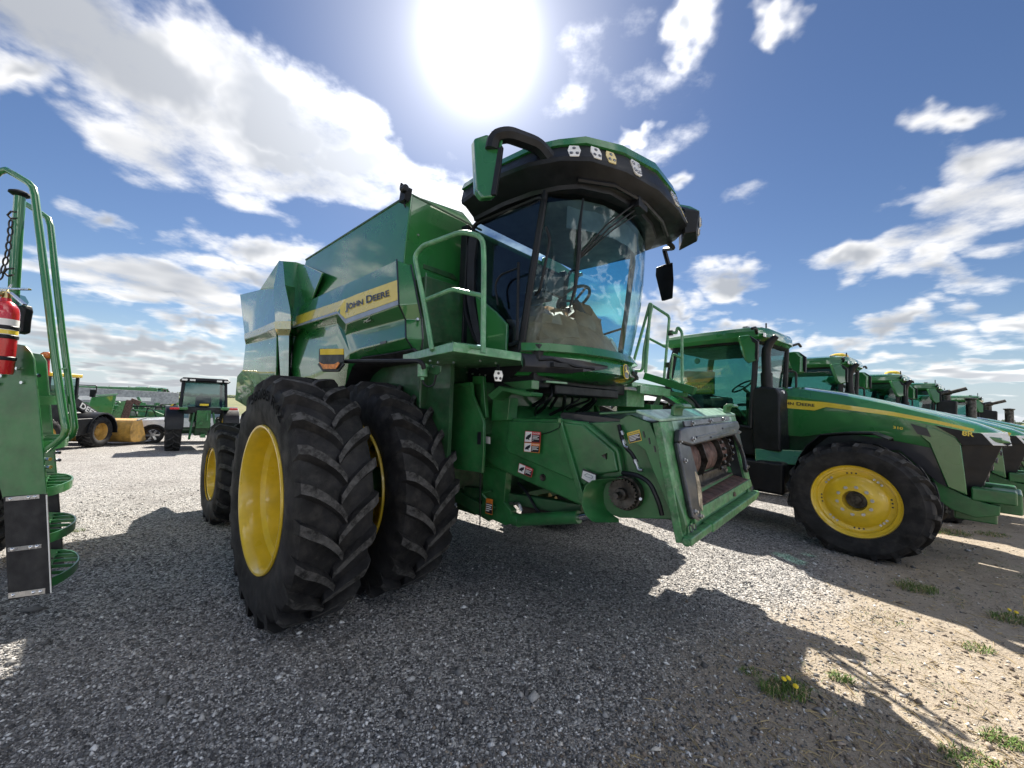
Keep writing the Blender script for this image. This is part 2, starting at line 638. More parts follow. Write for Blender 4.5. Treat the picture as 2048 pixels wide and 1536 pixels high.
# ------------------------------------------------------------------ wheels
def tyre_mesh(R, W, rr, nl, lug_h, lug_w, squash=0.0, flat=None):
    """tyre round the local y axis, centre at the origin; nl lugs a side; the lugs trail down at the front"""
    m = MB()
    hw = W / 2
    prof = [(rr, hw * .86), (rr + (R - rr) * .10, hw * .93), (rr + (R - rr) * .35, hw * 1.0), (rr + (R - rr) * .62, hw * 1.0), (R - lug_h - .055, hw * .95), (R - lug_h - .018, hw * .88),
            (R - lug_h, hw * .72), (R - lug_h + .004, hw * .36), (R - lug_h + .005, 0)]
    prof = prof + [(r, -h) for r, h in prof[-2::-1]]
    prof = prof + [(rr + .012, -hw * .80), (rr + .012, hw * .80), prof[0]]
    m.lathe(prof, (0, 0, 0), (0, 1, 0), 72)

    def car(l):  # carcass radius at lateral l
        a = abs(l) / hw
        if a < .72:
            return R - lug_h
        return R - lug_h - (a - .72) / .28 * .12 * (R - rr) * 2.2 * ((a - .72) / .28) ** .8

    step = 2 * math.pi / nl
    for side in (-1, 1):
        for k in range(nl):
            a0 = step * (k + (.5 if side > 0 else 0))
            top, bot = [], []
            N = 6
            rings = []
            for i in range(N + 1):
                t = i / N
                lat = side * hw * (-.045 + 1.03 * t)
                sweep = .62 * W * (t ** .82) * (1 - .22 * t) / R * .92
                aa = a0 + sweep
                wd = lug_w * (1.0 + .25 * t)
                da = wd / 2 / R
                top_r = R - (.0 if t < .88 else .012) - (0.010 if i == 0 else 0)
                if i == N:
                    top_r = R - .045
                bot_r = min(car(lat), R - lug_h) - .01
                if i == N:
                    bot_r = R - lug_h - .10
                tp = da * .78
                bt = da * 1.35

                def P(r, an, la):
                    return V(r * math.cos(an), la, r * math.sin(an))
                sl = side * .010
                rings.append([P(bot_r, aa - bt, lat), P(top_r, aa - tp, lat - sl), P(top_r, aa + tp, lat - sl), P(bot_r, aa + bt, lat)])
            o = len(m.v)
            m.v += [tuple(p) for r in rings for p in r]
            for i in range(N):
                b = o + i * 4
                m.f += [(b, b + 1, b + 5, b + 4), (b + 1, b + 2, b + 6, b + 5), (b + 2, b + 3, b + 7, b + 6)]
                m.m += [0, 1, 0]
            m.f += [(o, o + 3, o + 2, o + 1), (o + N * 4, o + N * 4 + 1, o + N * 4 + 2, o + N * 4 + 3)]
            m.m += [0, 0]
    if flat is not None:   # the weight flattens the tyre a little where it stands
        m.v = [(x, y * (1 + max(0, (-z - flat)) * .9), max(z, -flat - .006 * ((-z - flat) > 0))) for x, y, z in m.v]
    return m


def wheel(parent, c, tyre, rim_mat, rimprof, out, spin=0.0, extra=None, name='wheel'):
    """an Empty for the wheel with its tyre and rim; out = +1/-1 side the dish opens to"""
    w = sub(name, parent)
    w.location = c
    t = bpy.data.objects.new('tyre', tyre)
    COL.objects.link(t)
    t.parent = w
    m = MB()
    m.lathe([(r, h * out) for r, h in rimprof], (0, 0, 0), (0, 1, 0), 56)
    m.build('rim', rim_mat, w, smooth=30)
    if extra:
        extra(w, out)
    return w

# ------------------------------------------------------------------ ground
def gh(x, y):
    """the yard falls away gently behind the machines"""
    t = min(max((y - 5.6) / 16.5, 0), 1)
    return -.78 * t


def make_ground():
    m = MB()
    xs = sorted(set([-1500, -500, -200, -90, -60, -40] + [round(-30 + i * 1.0, 2) for i in range(61)] + [40, 60, 90, 200, 500, 1500]))
    ys = sorted(set([-60, -20, -8] + [round(-5 + i * .7, 2) for i in range(56)] + [38, 45, 60, 90, 150, 300, 700, 1500, 2600]))
    vs = [(x, y, gh(x, y)) for y in ys for x in xs]
    n = len(xs)
    fs = [(j * n + i, j * n + i + 1, (j + 1) * n + i + 1, (j + 1) * n + i) for j in range(len(ys) - 1) for i in range(n - 1)]
    m.add(vs, fs)
    mt = bpy.data.materials.new('ground')
    mt.use_nodes = True
    t = mt.node_tree
    T = NT(t)
    b = t.nodes['Principled BSDF']
    g = T.n('ShaderNodeNewGeometry')
    p = g.outputs['Position']
    sp = T.n('ShaderNodeSeparateXYZ')
    t.links.new(p, sp.inputs[0])
    X, Y = sp.outputs['X'], sp.outputs['Y']
    # crushed-stone yard
    vo = T.n('ShaderNodeTexVoronoi')
    vo.inputs['Scale'].default_value = 62
    t.links.new(p, vo.inputs['Vector'])
    vsep = T.n('ShaderNodeSeparateColor')
    t.links.new(vo.outputs['Color'], vsep.inputs[0])
    vo2 = T.n('ShaderNodeTexVoronoi')
    vo2.inputs['Scale'].default_value = 28
    t.links.new(p, vo2.inputs['Vector'])
    vs2 = T.n('ShaderNodeSeparateColor')
    t.links.new(vo2.outputs['Color'], vs2.inputs[0])
    st = T.mix(T.smooth(vsep.outputs[0], .15, .85), (.085, .082, .081), (.48, .465, .45))
    st = T.mix(T.smooth(vsep.outputs[1], .90, .96), st, (.68, .67, .65))
    st = T.mix(T.math('MULTIPLY', T.smooth(vs2.outputs[1], .86, .93), .6), st, (.55, .51, .47))
    st = T.mix(T.math('MULTIPLY', T.smooth(T.noise(p, .33, 2, .5), .42, .64), .35), st, (.33, .315, .30))
    st = T.mix(T.math('MULTIPLY', T.smooth(T.noise(p, .9, 3, .62), .48, .70), .55), st, (.23, .215, .205))
    st = T.mix(T.math('MULTIPLY', T.smooth(T.noise(p, 7.0, 3, .6), .55, .75), .5), st, (.17, .16, .155))
    # bare earth
    er = T.mix(T.noise(p, 2.2, 4, .65), (.21, .172, .130), (.42, .368, .295))
    er = T.mix(T.math('MULTIPLY', T.smooth(T.noise(p, 38, 3, .7), .5, .72), .8), er, (.20, .15, .11))
    er = T.mix(T.smooth(T.noise(p, 90, 2, .7), .64, .74), er, (.56, .50, .43))
    vc = T.n('ShaderNodeTexVoronoi', feature='DISTANCE_TO_EDGE')
    vc.inputs['Scale'].default_value = 7.5
    t.links.new(T.vmath('ADD', p, T.vmath('SCALE', T.noise(p, 6, 2, .6, 'Color'), sc=.22)), vc.inputs['Vector'])
    crack = T.math('MULTIPLY', T.smooth(vc.outputs['Distance'], .0, .022, 1, 0), T.smooth(T.noise(p, 1.6, 3), .5, .62))
    er = T.mix(T.math('MULTIPLY', crack, .75), er, (.10, .075, .055))
    # where earth takes over from stone: a ragged line running away to the right
    e1 = T.math('ADD', T.math('MULTIPLY', X, .583), T.math('MULTIPLY', Y, -.812))
    e1 = T.math('ADD', e1, T.math('MULTIPLY', T.math('SUBTRACT', T.noise(p, .8, 4, .65), .5), 1.5))
    fe = T.smooth(e1, EARTH0, EARTH1)
    # dry grass and green beyond the yard
    far = T.smooth(T.math('ADD', Y, T.math('MULTIPLY', T.noise(p, .1, 3), 12)), 44, 60)
    fld = T.mix(T.smooth(T.noise(p, .02, 4), .4, .6), (.16, .16, .075), (.09, .12, .05))
    c = T.mix(fe, st, er)
    c = T.mix(far, c, fld)
    t.links.new(c, b.inputs['Base Color'])
    b.inputs['Roughness'].default_value = .9
    b.inputs['Specular IOR Level'].default_value = .25
    h1 = T.math('MULTIPLY', T.smooth(vo.outputs['Distance'], 0, .9, 1, 0), T.math('SUBTRACT', 1.0, fe))
    h2 = T.math('MULTIPLY', T.noise(p, 45, 3, .7), fe)
    h3 = T.math('MULTIPLY', T.noise(p, 5, 2, .6), 2.0)
    hh = T.math('ADD', T.math('ADD', h1, h2), h3)
    hh = T.math('SUBTRACT', hh, T.math('MULTIPLY', T.math('MULTIPLY', crack, fe), .6))
    bp = T.n('ShaderNodeBump')
    bp.inputs['Strength'].default_value = .95
    bp.inputs['Distance'].default_value = .018
    t.links.new(hh, bp.inputs['Height'])
    t.links.new(bp.outputs[0], b.inputs['Normal'])
    MATS['ground'] = mt
    o = m.build('ground', 'ground', flip=False, smooth=60)
    o['kind'] = 'structure'


EARTH0, EARTH1 = -1.85, -1.0
make_ground()

# ------------------------------------------------------------------ the combine harvester
K = Frame((-.322, 4.992, 0), 133)
CB = thing('combine_harvester', 'large green combine harvester with dual front tyres in the middle of the yard', 'combine', K.o, K.rz)
P = K.v


def mir(pts):
    return [V(p[0], -p[1], p[2]) for p in pts]


# --- tyres and wheels
FT = tyre_mesh(1.005, .565, .566, 23, .068, .074, flat=.965).build('tyre', ['rubber', 'rubber_worn'], None, smooth=32)
FTM = FT.data
bpy.data.objects.remove(FT)
RT = tyre_mesh(.725, .50, .358, 17, .055, .064, flat=.655).build('tyre', ['rubber', 'rubber_worn'], None, smooth=32)
RTM = RT.data
bpy.data.objects.remove(RT)
DISH = [(.585, .235), (.594, .262), (.588, .276), (.572, .274), (.552, .25), (.538, .20), (.530, .12), (.495, .085), (.468, -.02), (.455, -.14), (.40, -.165), (.30, -.165), (.16, -.155), (.15, -.12), (.0, -.118)]
DISH_R = [(.368, .235), (.372, .222), (.355, .21), (.338, .205), (.328, .15), (.305, .12), (.30, .03), (.29, -.02), (.15, -.03), (.14, .02), (.0, .025)]


def nuts(ring_r, h, n, r=.016):
    def fn(w, out):
        m = MB()
        for k in range(n):
            a = 2 * math.pi * k / n
            c = V(ring_r * math.cos(a), h * out, ring_r * math.sin(a))
            m.cyl(c - V(0, .01 * out, 0), c + V(0, .03 * out, 0), r, 6)
        m.build('wheel_nuts', 'steel', w)['kind'] = 'stuff'
    return fn


def tyre_print(s, r, a0, a1, hh, y, par):
    def cv(a, b):
        an = a0 + (a1 - a0) * a
        rr = r + hh * b
        return V(rr * math.cos(an), y - .006, rr * math.sin(an))
    lettering('size_print', s, None, None, None, 'rubber_print', par, bold=.02, curve=cv)


for (v, out) in ((-2.23, -1), (-1.454, -1), (1.454, 1), (2.23, 1)):
    w = wheel(CB, (0, v, .968), FTM, 'yellow', DISH, out, extra=nuts(.22, -.155, 10), name='front_wheel')
    if v == -2.23:
        tyre_print('580/85 R42', .80, rad(112), rad(52), .085, -.2835, w)
for (v, out) in ((-2.05, -1), (2.05, 1)):
    w = wheel(CB, (-3.24, v, .658), RTM, 'yellow', DISH_R, out, extra=nuts(.20, -.03, 8), name='rear_wheel')

# --- axles and chassis
one('front_axle', 'green_dark', CB, lambda m: (m.cyl((0, -2.2, .968), (0, 2.2, .968), .15, 20), m.box(-.32, .32, -1.0, 1.0, .70, 1.35), m.cyl((0, -1.15, .968), (0, -.85, .968), .38, 24), m.cyl((0, .85, .968), (0, 1.15, .968), .38, 24)), bevel=.01)
one('rear_axle', 'green_dark', CB, lambda m: (m.cyl((-3.24, -2.0, .658), (-3.24, 2.0, .658), .11, 16), m.box(-3.4, -3.08, -1.3, 1.3, .6, .9)), bevel=.01)
one('chassis', 'green_dark', CB, lambda m: (m.box(-5.0, .55, -1.38, 1.38, 1.25, 3.0), m.box(-4.9, -.4, -.95, .95, .95, 1.3), m.box(.5, 1.0, -1.0, 1.0, 1.5, 2.0)), bevel=.02)
one('engine_deck', 'green', CB, lambda m: (m.box(-5.35, -2.25, -1.4, 1.4, 2.9, 3.52),), bevel=.06)

# --- side panels, both sides from one shape
VR = (-1.565, -1.635, -1.705, -1.60, -1.665, -1.585)
COLS = [
    [(793, 520), (795, 560), (797, 610), (810, 639), (811, 676), (824, 697)],
    [(716, 556), (716, 588), (716, 639), (714, 664), (720, 698), (716, 719)],
    [(692, 567), (692, 598), (692, 648), (690, 671), (700, 706), (690, 772)],
    [(675, 574), (675, 604), (675, 627), (675, 647), (672, 735), (668, 800)],
    [(622, 599), (622, 622), (622, 644), (622, 658), (620, 735), (618, 800)],
    [(587, 619), (587, 635), (586, 657), (587, 668), (583, 735), (580, 800)]]
front_cols = [[P(x, y, v) for (x, y), v in zip(c, VR)] for c in COLS]
wedge = [P(x, y, v) for (x, y), v in zip([(822, 530), (829, 563), (837, 606), (844, 640), (846, 678), (842, 706)], (-1.49, -1.50, -1.52, -1.50, -1.52, -1.50))]


def both(name, mat, fn, bevel=0.0, smooth=38):
    a = one(name, mat, CB, lambda m: fn(m, lambda q: [V(*p) for p in q], 1), smooth, bevel)
    b = one(name, mat, CB, lambda m: fn(m, mir, -1), smooth, bevel)
    return a, b


both('side_panel', 'green', lambda m, q, s: m.sheet([q(c) for c in front_cols], (0, .035 * s, 0)), bevel=.012, smooth=25)
both('panel_end_cap', 'green', lambda m, q, s: m.sheet([q([p + V(.004, 0, 0) for p in front_cols[0]]), q(wedge)], (-.03, .01 * s, 0)), bevel=.01)
# yellow stripe with its step, the grey edge under it, the name
LIFT = V(0, -.004, 0)


def stripe_cols(r0, r1, f0=0.0, f1=1.0):
    out = []
    for c in front_cols:
        a, b = c[r0], c[r1]
        out.append([a + (b - a) * f0 + LIFT, a + (b - a) * f1 + LIFT])
    return out


both('stripe', 'yellow_decal', lambda m, q, s: m.sheet([q(c) for c in stripe_cols(1, 2, 0.0, .80)], (0, .003 * s, 0)), smooth=0)
both('stripe_edge', 'grey_decal', lambda m, q, s: m.sheet([q(c) for c in stripe_cols(1, 2, .815, .99)], (0, .003 * s, 0)), smooth=0)
_a, _b = front_cols[0][1], front_cols[0][2]
fl = lambda x, y: K.hit(x, y, _a, (_b - _a).cross(front_cols[1][1] - _a)) + LIFT * 1.9
lettering('lettering', 'John Deere', fl(692, 625), fl(781, 597), fl(692, 607), 'black_decal', CB, bold=.022, smallcaps=True)
lettering('lettering', 'John Deere', *mir([fl(781, 597), fl(692, 625), fl(781, 579)]), 'black_decal', CB, bold=.022, smallcaps=True)
_a, _b = front_cols[0][2], front_cols[0][3]
fl2 = lambda x, y: K.hit(x, y, _a, (_b - _a).cross(front_cols[1][2] - _a)) + V(0, -.006, -.002)
one('small_script_mark', 'white', CB, lambda m: (m.tube([fl2(728.5, 645.5), fl2(730, 642), fl2(730.5, 640), fl2(731, 643), fl2(733, 641), fl2(735, 638.5), fl2(736, 640), fl2(740, 634.5)], .004, 5), m.tube([fl2(729, 641), fl2(733, 642), fl2(737, 638)], .003, 5)))
one('small_script_mark', 'grey_decal', CB, lambda m: m.prism([fl2(733.5, 645), fl2(743, 641), fl2(743, 639), fl2(733.5, 642.6)], (0, -.002, 0)))

# rear panel and the corner pillar
VRr = (-1.55, -1.62, -1.70, -1.60, -1.66, -1.56)
RC = [
    [(549, 573), (550, 643), (550, 657), (553, 672), (552, 735), (551, 790)],
    [(520, 579), (520, 656), (520, 670), (522, 681), (520, 735), (518, 790)],
    [(480, 589), (489, 668), (489, 679), (491, 689), (486, 735), (481, 760)]]
rear_cols = [[P(x, y, v) for (x, y), v in zip(c, VRr)] for c in RC]
both('rear_side_panel', 'green', lambda m, q, s: m.sheet([q(c) for c in rear_cols], (0, .035 * s, 0)), bevel=.012, smooth=25)
rs = [[c[1] + LIFT, c[1] + (c[2] - c[1]) * .95 + LIFT] for c in rear_cols]
both('stripe', 'yellow_decal', lambda m, q, s: m.sheet([q(c) for c in rs], (0, .003 * s, 0)), smooth=0)
re = rear_cols[-1]
cap = [V(p.x - .30, -1.25, p.z - .03) for p in re]
cap2 = [V(p.x - .40, 0, p.z - .02) for p in re]
both('rear_cap', 'green', lambda m, q, s: m.sheet([q(re), q([p.lerp(c, .35) + V(-.06, -.02, 0) for p, c in zip(re, cap)]), q(cap), q(cap2)], (.03, 0, 0)), bevel=.01)
low = [P(486, 738, -1.6), P(551, 792, -1.6), P(551, 850, -1.5), P(470, 800, -1.5), P(474, 752, -1.58)]
both('lower_rear_shield', 'green', lambda m, q, s: m.prism(q(low), (0, .05 * s, 0)), bevel=.012)
pil_out = [P(558, 521, -1.60), P(547, 574, -1.74), P(549, 617, -1.76), P(550, 643, -1.80), P(550, 658, -1.80), P(556, 671, -1.72), P(560, 740, -1.72), P(562, 790, -1.70)]
pil_mid = [P(566, 523, -1.62), P(570, 570, -1.72), P(580, 617, -1.78), P(582, 642, -1.81), P(582, 658, -1.81), P(578, 671, -1.74), P(577, 740, -1.73), P(576, 790, -1.70)]
pil_in = [P(591, 524, -1.50), P(590, 575, -1.54), P(588, 617, -1.62), P(586, 642, -1.70), P(585, 658, -1.70), P(587, 672, -1.62), P(583, 740, -1.62), P(580, 790, -1.60)]
bk = lambda q: [V(p.x, -1.42, p.z) for p in q]
both('corner_pillar', 'green', lambda m, q, s: m.loft([q(bk(pil_out)), q(pil_out), q(pil_mid), q(pil_in), q(bk(pil_in))], closed=False), smooth=22)
pst = [[a.lerp(b, t) + V(0, -.004, 0) for t in (0.0, 1.0)] for a, b in ((pil_out[3], pil_out[4]), (pil_mid[3], pil_mid[4]), (pil_in[3] + V(.002, -.004, 0), pil_in[4] + V(.002, -.004, 0)))]
both('stripe', 'yellow_decal', lambda m, q, s: m.sheet([q(c) for c in pst], (0, .003 * s, 0)), smooth=0)
flap = [P(608, 529, -1.46), P(644, 546, -1.60), P(622, 600, -1.56), P(596, 616, -1.52), P(589, 613, -1.5), P(592, 526, -1.46)]
both('tank_corner_flap', 'green', lambda m, q, s: m.prism(q(flap), (.02, .02 * s, 0)), bevel=.006)
rext = [P(558, 521, -1.52), P(520, 579, -1.56), P(548, 573, -1.6), P(590, 600, -1.5), P(591, 524, -1.46)]
both('rear_tank_flap', 'green', lambda m, q, s: m.prism(q(rext), (0, .02 * s, 0)), bevel=.006)

# --- grain tank
ZT = P(820, 388, -1.46).z
U0 = P(820, 388, -1.46).x
tank_side = [[P(822, 388, -1.46), P(716, 454, -1.46), P(612, 520, -1.46)], [V(U0, -1.50, P(797, 524, -1.52).z - .1), P(690, 574, -1.52), P(586, 622, -1.52)]]
both('tank_side', 'green', lambda m, q, s: m.sheet([q(r) for r in tank_side], (0, .025 * s, 0)), bevel=.008, smooth=25)
tf = lambda x, y: K.u(x, y, U0 + .004)
fr = [tf(822, 388), tf(926, 424), tf(944, 446), tf(951, 560), tf(951, 712), tf(850, 706), V(U0 + .004, -1.50, 2.3), V(U0 + .004, -1.50, P(797, 524, -1.52).z - .1)]
both('tank_front', 'green', lambda m, q, s: m.prism(q(fr), (-.03, 0, 0)), bevel=.01)
rib = [tf(846, 528), tf(905, 548), tf(912, 556), tf(912, 562), tf(846, 537)]
both('tank_front_ledge', 'green_dark', lambda m, q, s: m.prism(q(rib), (.012, 0, 0)), bevel=.004)
pan = [tf(850, 545), tf(902, 560), tf(912, 575), tf(914, 690), tf(858, 700)]
both('tank_front_panel', 'green', lambda m, q, s: m.prism(q(pan), (.018, 0, 0)), bevel=.012)
zb = P(612, 520, -1.46)
one('tank_rear', 'green', CB, lambda m: m.box(zb.x - .03, zb.x, -1.45, 1.45, 2.6, zb.z), bevel=.006)
one('tank_floor', 'green_dark', CB, lambda m: m.box(zb.x, U0 - .03, -1.42, 1.42, 2.85, 2.95))
one('tank_front_wall', 'green', CB, lambda m: m.box(U0 - .06, U0 - .03, -1.44, 1.44, 2.2, ZT - .03))
for s in (1, -1):
    c = V(U0 - .03, -1.49 * s, ZT - .02)
    m = MB()
    m.obox(c, (.05, 0, 0), (0, .035, 0), (.012, 0, .06))
    m.cyl(c + V(.02, -.05 * s, .03), c + V(.09, -.05 * s, .03), .032, 10)
    m.tube([c + V(-.02, 0, .05), c + V(-.05, -.03 * s, .09), c + V(-.02, -.04 * s, .11), c + V(.03, 0, .06)], .012, 6)
    m.tube([c + V(0, 0, -.05), c + V(.02, -.02 * s, -.11), c + V(.03, -.01 * s, -.13)], .009, 6)
    m.build('work_camera', 'plastic', CB)

# --- black wheel-arch liner
arch_o = [P(690, 773, -1.63), P(705, 733, -1.63), P(722, 716, -1.63), P(780, 708, -1.63), P(826, 699, -1.63), P(842, 712, -1.60)]
arch_i = [P(706, 778, -1.52), P(722, 748, -1.52), P(740, 733, -1.52), P(790, 726, -1.52), P(836, 720, -1.52), P(846, 718, -1.52)]
arch_b = [V(p.x, -1.2, p.z) for p in arch_i]
both('arch_liner', 'liner_black', lambda m, q, s: m.sheet([q(arch_o), q(arch_i), q(arch_b)], (0, .015 * s, .015)), smooth=30)
both('arch_inner_wall', 'green_dark', lambda m, q, s: m.box(-.9, .9, min(-1.3 * s, -1.26 * s), max(-1.3 * s, -1.26 * s), 1.3, 2.35))
# green shield beside the inner tyre
shl = [P(843, 781, -1.08), P(846, 774, -1.08), P(943, 766, -1.08), P(945, 790, -1.08), P(967, 843, -1.08), P(967, 905, -1.08), P(964, 946, -1.08), P(910, 938, -1.08), P(845, 860, -1.08)]
both('wheel_shield', 'green_matt', lambda m, q, s: m.prism(q(shl), (0, .03 * s, 0)), bevel=.006)
both('shield_rail', 'green_matt', lambda m, q, s: m.bar(*q([P(846, 776, -1.10), P(943, 768, -1.10)]), .03, .03))
slot = [P(955, 864, -1.086), P(962, 864, -1.086), P(961, 889, -1.086), P(954, 889, -1.086)]
one('shield_slot', 'black_decal', CB, lambda m: m.prism(slot, (0, .004, 0)))
st = [P(969, 872, -1.0), P(980, 874, -1.0), P(980, 888, -1.0), P(969, 886, -1.0)]
one('warning_decal', 'white', CB, lambda m: m.prism(st, (0, .003, 0)))

# --- cab: base, glass, posts, roof
BR = [(1.36, -.90), (1.55, -.76), (1.70, -.50), (1.78, -.22), (1.80, .05), (1.78, .30), (1.70, .55), (1.55, .76), (1.36, .90)]
TR_ = [(1.56, -.86), (1.76, -.70), (1.90, -.46), (1.98, -.20), (2.0, .05), (1.97, .28), (1.88, .50), (1.74, .70), (1.56, .86)]
BZ, TZ = 2.33, 3.68
bring = [V(u, v, BZ) for u, v in BR]
tring = [V(u, v, TZ) for u, v in TR_]
mids = [[a.lerp(b, t) + V(.05 * math.sin(math.pi * t), 0, 0) for a, b in zip(bring, tring)] for t in (0, .2, .4, .6, .8, 1)]
one('windshield', 'glass', CB, lambda m: m.sheet(mids, (-.006, 0, 0)), smooth=60)


def side_win(s):
    y = -.905 * s
    pts = [V(1.40, y, 2.36), V(1.58, y * .965, 3.64), V(.62, y * .965, 3.66), V(.56, y * .98, 3.3), V(.58, y, 2.75), V(.78, y, 2.40), V(1.0, y, 2.30)]
    return pts


for s in (1, -1):
    q = side_win(s)
    one('side_window', 'glass_dark' if s > 0 else 'glass_cyan', CB, lambda m: m.prism(q, (0, .006 * s, 0)))
    m = MB()
    loop = rounded(q + [q[0]], .10, 4)
    m.tube(loop, .022, 8)
    m.build('window_seal', 'plastic', CB)
    one('front_post', 'plastic', CB, lambda m: m.tube([V(1.37, -.90 * s, 2.28), V(1.47, -.895 * s, 2.95), V(1.57, -.86 * s, 3.72)], [.035, .03, .03], 8))
    one('rear_post', 'plastic', CB, lambda m: m.obox((.52, -.88 * s, 2.95), (.05, 0, 0), (0, .03, 0), (0, 0, .72)), bevel=.01)
# the curved black gap and green shell behind the side door
gap = [P(941, 452, -.93), P(934, 520, -.95), P(933, 600, -.96), P(945, 660, -.96), P(962, 704, -.96), P(975, 706, -.93), P(958, 655, -.93), P(947, 600, -.92), P(948, 520, -.92), P(955, 470, -.90)]
one('door_seal', 'plastic', CB, lambda m: m.prism(gap, (0, .03, 0)), bevel=.006)
sh = [P(950, 590, -.955), P(990, 622, -.955), P(1014, 648, -.955), P(1012, 705, -.955), P(985, 708, -.955), P(962, 690, -.955)]
one('lower_door_panel', 'green', CB, lambda m: m.prism(sh, (0, .03, 0)), bevel=.01)
one('lower_door_panel', 'green', CB, lambda m: m.prism(mir(sh), (0, -.03, 0)), bevel=.01)

# green rim under the windshield, black nose insert, nose
rim_o = [V(u + .035, v * 1.03, 2.345) for u, v in BR]
rim_l = [V(u + .075, v * 1.07, 2.27) for u, v in BR]
rim_i = [V(u - .05, v * .96, 2.345) for u, v in BR]
one('windshield_sill', 'green', CB, lambda m: m.loft([rim_i, rim_o, rim_l, [V(p.x - .1, p.y * .94, 2.26) for p in rim_l]], closed=False), smooth=30)
NZ = [2.265, 2.20, 2.12, 2.06]
nose = [[V(u + d, v * 1.03, z) for u, v in BR] for z, d in zip(NZ, (.015, .055, .06, -.03))]
nose.append([V(u - .25, v * .9, 2.03) for u, v in BR])
one('cab_nose', 'green', CB, lambda m: m.loft(nose, closed=False), smooth=28)


def nosept(t, z, d=0.0):
    """point on the nose: t runs right to left over the nine stations"""
    i = min(int(t), 7)
    k = t - i
    a, b = BR[i], BR[i + 1]
    u, v = a[0] + (b[0] - a[0]) * k, a[1] + (b[1] - a[1]) * k
    off = .015 + (2.265 - z) / .065 * .04 if z > 2.2 else (.055 + (2.2 - z) / .08 * .005 if z > 2.12 else .06 - (2.12 - z) / .06 * .09)
    return V(u + off + d, v * 1.03, z)


for s in (1, -1):
    T0 = lambda t: t if s > 0 else 8 - t
    rows = []
    for zz in (0, .35, .7, 1.0):
        row = []
        for t in (-.0, .4, .8, 1.0, 1.3, 1.6, 2.0, 2.4, 2.8, 3.0):
            top = 2.25 - .022 * t
            bot = 2.085 + (.0 if t < 1.6 else (t - 1.6) * .055)
            z = top + (bot - top) * zz
            row.append(nosept(T0(t), z, .034 - .012 * math.sin(math.pi * zz) * (t > .2)))
        rows.append(row)
    one('nose_insert', 'plastic_grey', CB, lambda m: m.sheet(rows, (-.03, 0, 0)), smooth=50, bevel=.004)
    m = MB()
    m.obox(nosept(T0(1.5), 2.15, .02), (.02, 0, 0), (.05, .16 * s, 0), (0, 0, .02))
    m.tube([nosept(T0(.5), 2.19, .03), nosept(T0(1.0), 2.20, .034), nosept(T0(1.7), 2.15, .034), nosept(T0(2.4), 2.145, .034)], .012, 6)
    m.build('insert_rib', 'plastic', CB, bevel=.004)
# emblem: black shield, yellow rim, leaping deer
ec = nosept(4.25, 2.165, .012)
en = V(1, -.03, .08).normalized()
ex = V(.03, 1, 0).normalized()
ey = en.cross(ex) * 1.0
ey = V(-.08, 0, 1).normalized()


def eshape(k):
    pts = [(-.045, -.06), (-.02, -.078), (.02, -.078), (.045, -.06), (.05, 0), (.045, .055), (.02, .07), (-.02, .07), (-.045, .055), (-.05, 0)]
    return [ec + ex * (a * k) + ey * (b * k) for a, b in pts]


em = one('emblem', 'yellow_decal', CB, lambda m: m.prism(eshape(1.0), en * .012), bevel=.003)
one('emblem_field', 'black_decal', em, lambda m: m.prism([p + en * .0125 for p in eshape(.90)], en * .003))
deer = [(-.030, -.006), (-.012, .010), (.004, .013), (.012, .030), (.006, .046), (.012, .048), (.016, .038), (.020, .047), (.024, .045), (.021, .032), (.029, .027), (.022, .020), (.020, .004), (.030, -.006), (.036, -.002), (.034, -.010), (.024, -.012), (.012, -.006), (-.006, -.008), (-.016, -.022), (-.028, -.034), (-.024, -.020), (-.030, -.014)]
one('emblem_deer', 'yellow_decal', em, lambda m: m.prism([ec + en * .016 + ex * (-a * 1.0) + ey * (b * 1.05 - .004) for a, b in deer], en * .003))
one('nose_lamp', 'led', CB, lambda m: m.prism([nosept(4.7, 2.23, .006), nosept(5.6, 2.22, .006), nosept(6.6, 2.19, .006), nosept(5.6, 2.12, .006), nosept(4.8, 2.12, .006)], (.006, 0, 0)), bevel=.003)

# roof
RB = [(.70, -1.0), (1.15, -1.06), (1.45, -.98), (1.72, -.86), (1.88, -.76), (2.02, -.50), (2.08, -.1), (2.05, .3), (1.97, .62), (1.82, .86), (1.5, 1.0), (1.15, 1.06), (.70, 1.0)]
RM = [(.64, -1.06), (1.20, -1.14), (1.56, -1.09), (1.82, -.98), (2.00, -.82), (2.15, -.50), (2.25, -.05), (2.26, .42), (2.20, .86), (1.98, 1.1), (1.55, 1.16), (1.15, 1.14), (.64, 1.06)]
RU = [(.62, -1.02), (1.18, -1.06), (1.52, -1.03), (1.74, -.93), (1.93, -.80), (2.10, -.48), (2.21, -.05), (2.2, .42), (2.12, .84), (1.9, 1.04), (1.5, 1.08), (1.15, 1.06), (.62, 1.02)]


def ringz(R, z, sc=1.0, crown=0.0):
    return [V(1.2 + (u - 1.2) * sc, v * sc, z + crown * (1 - (v / 1.1) ** 2)) for u, v in R]


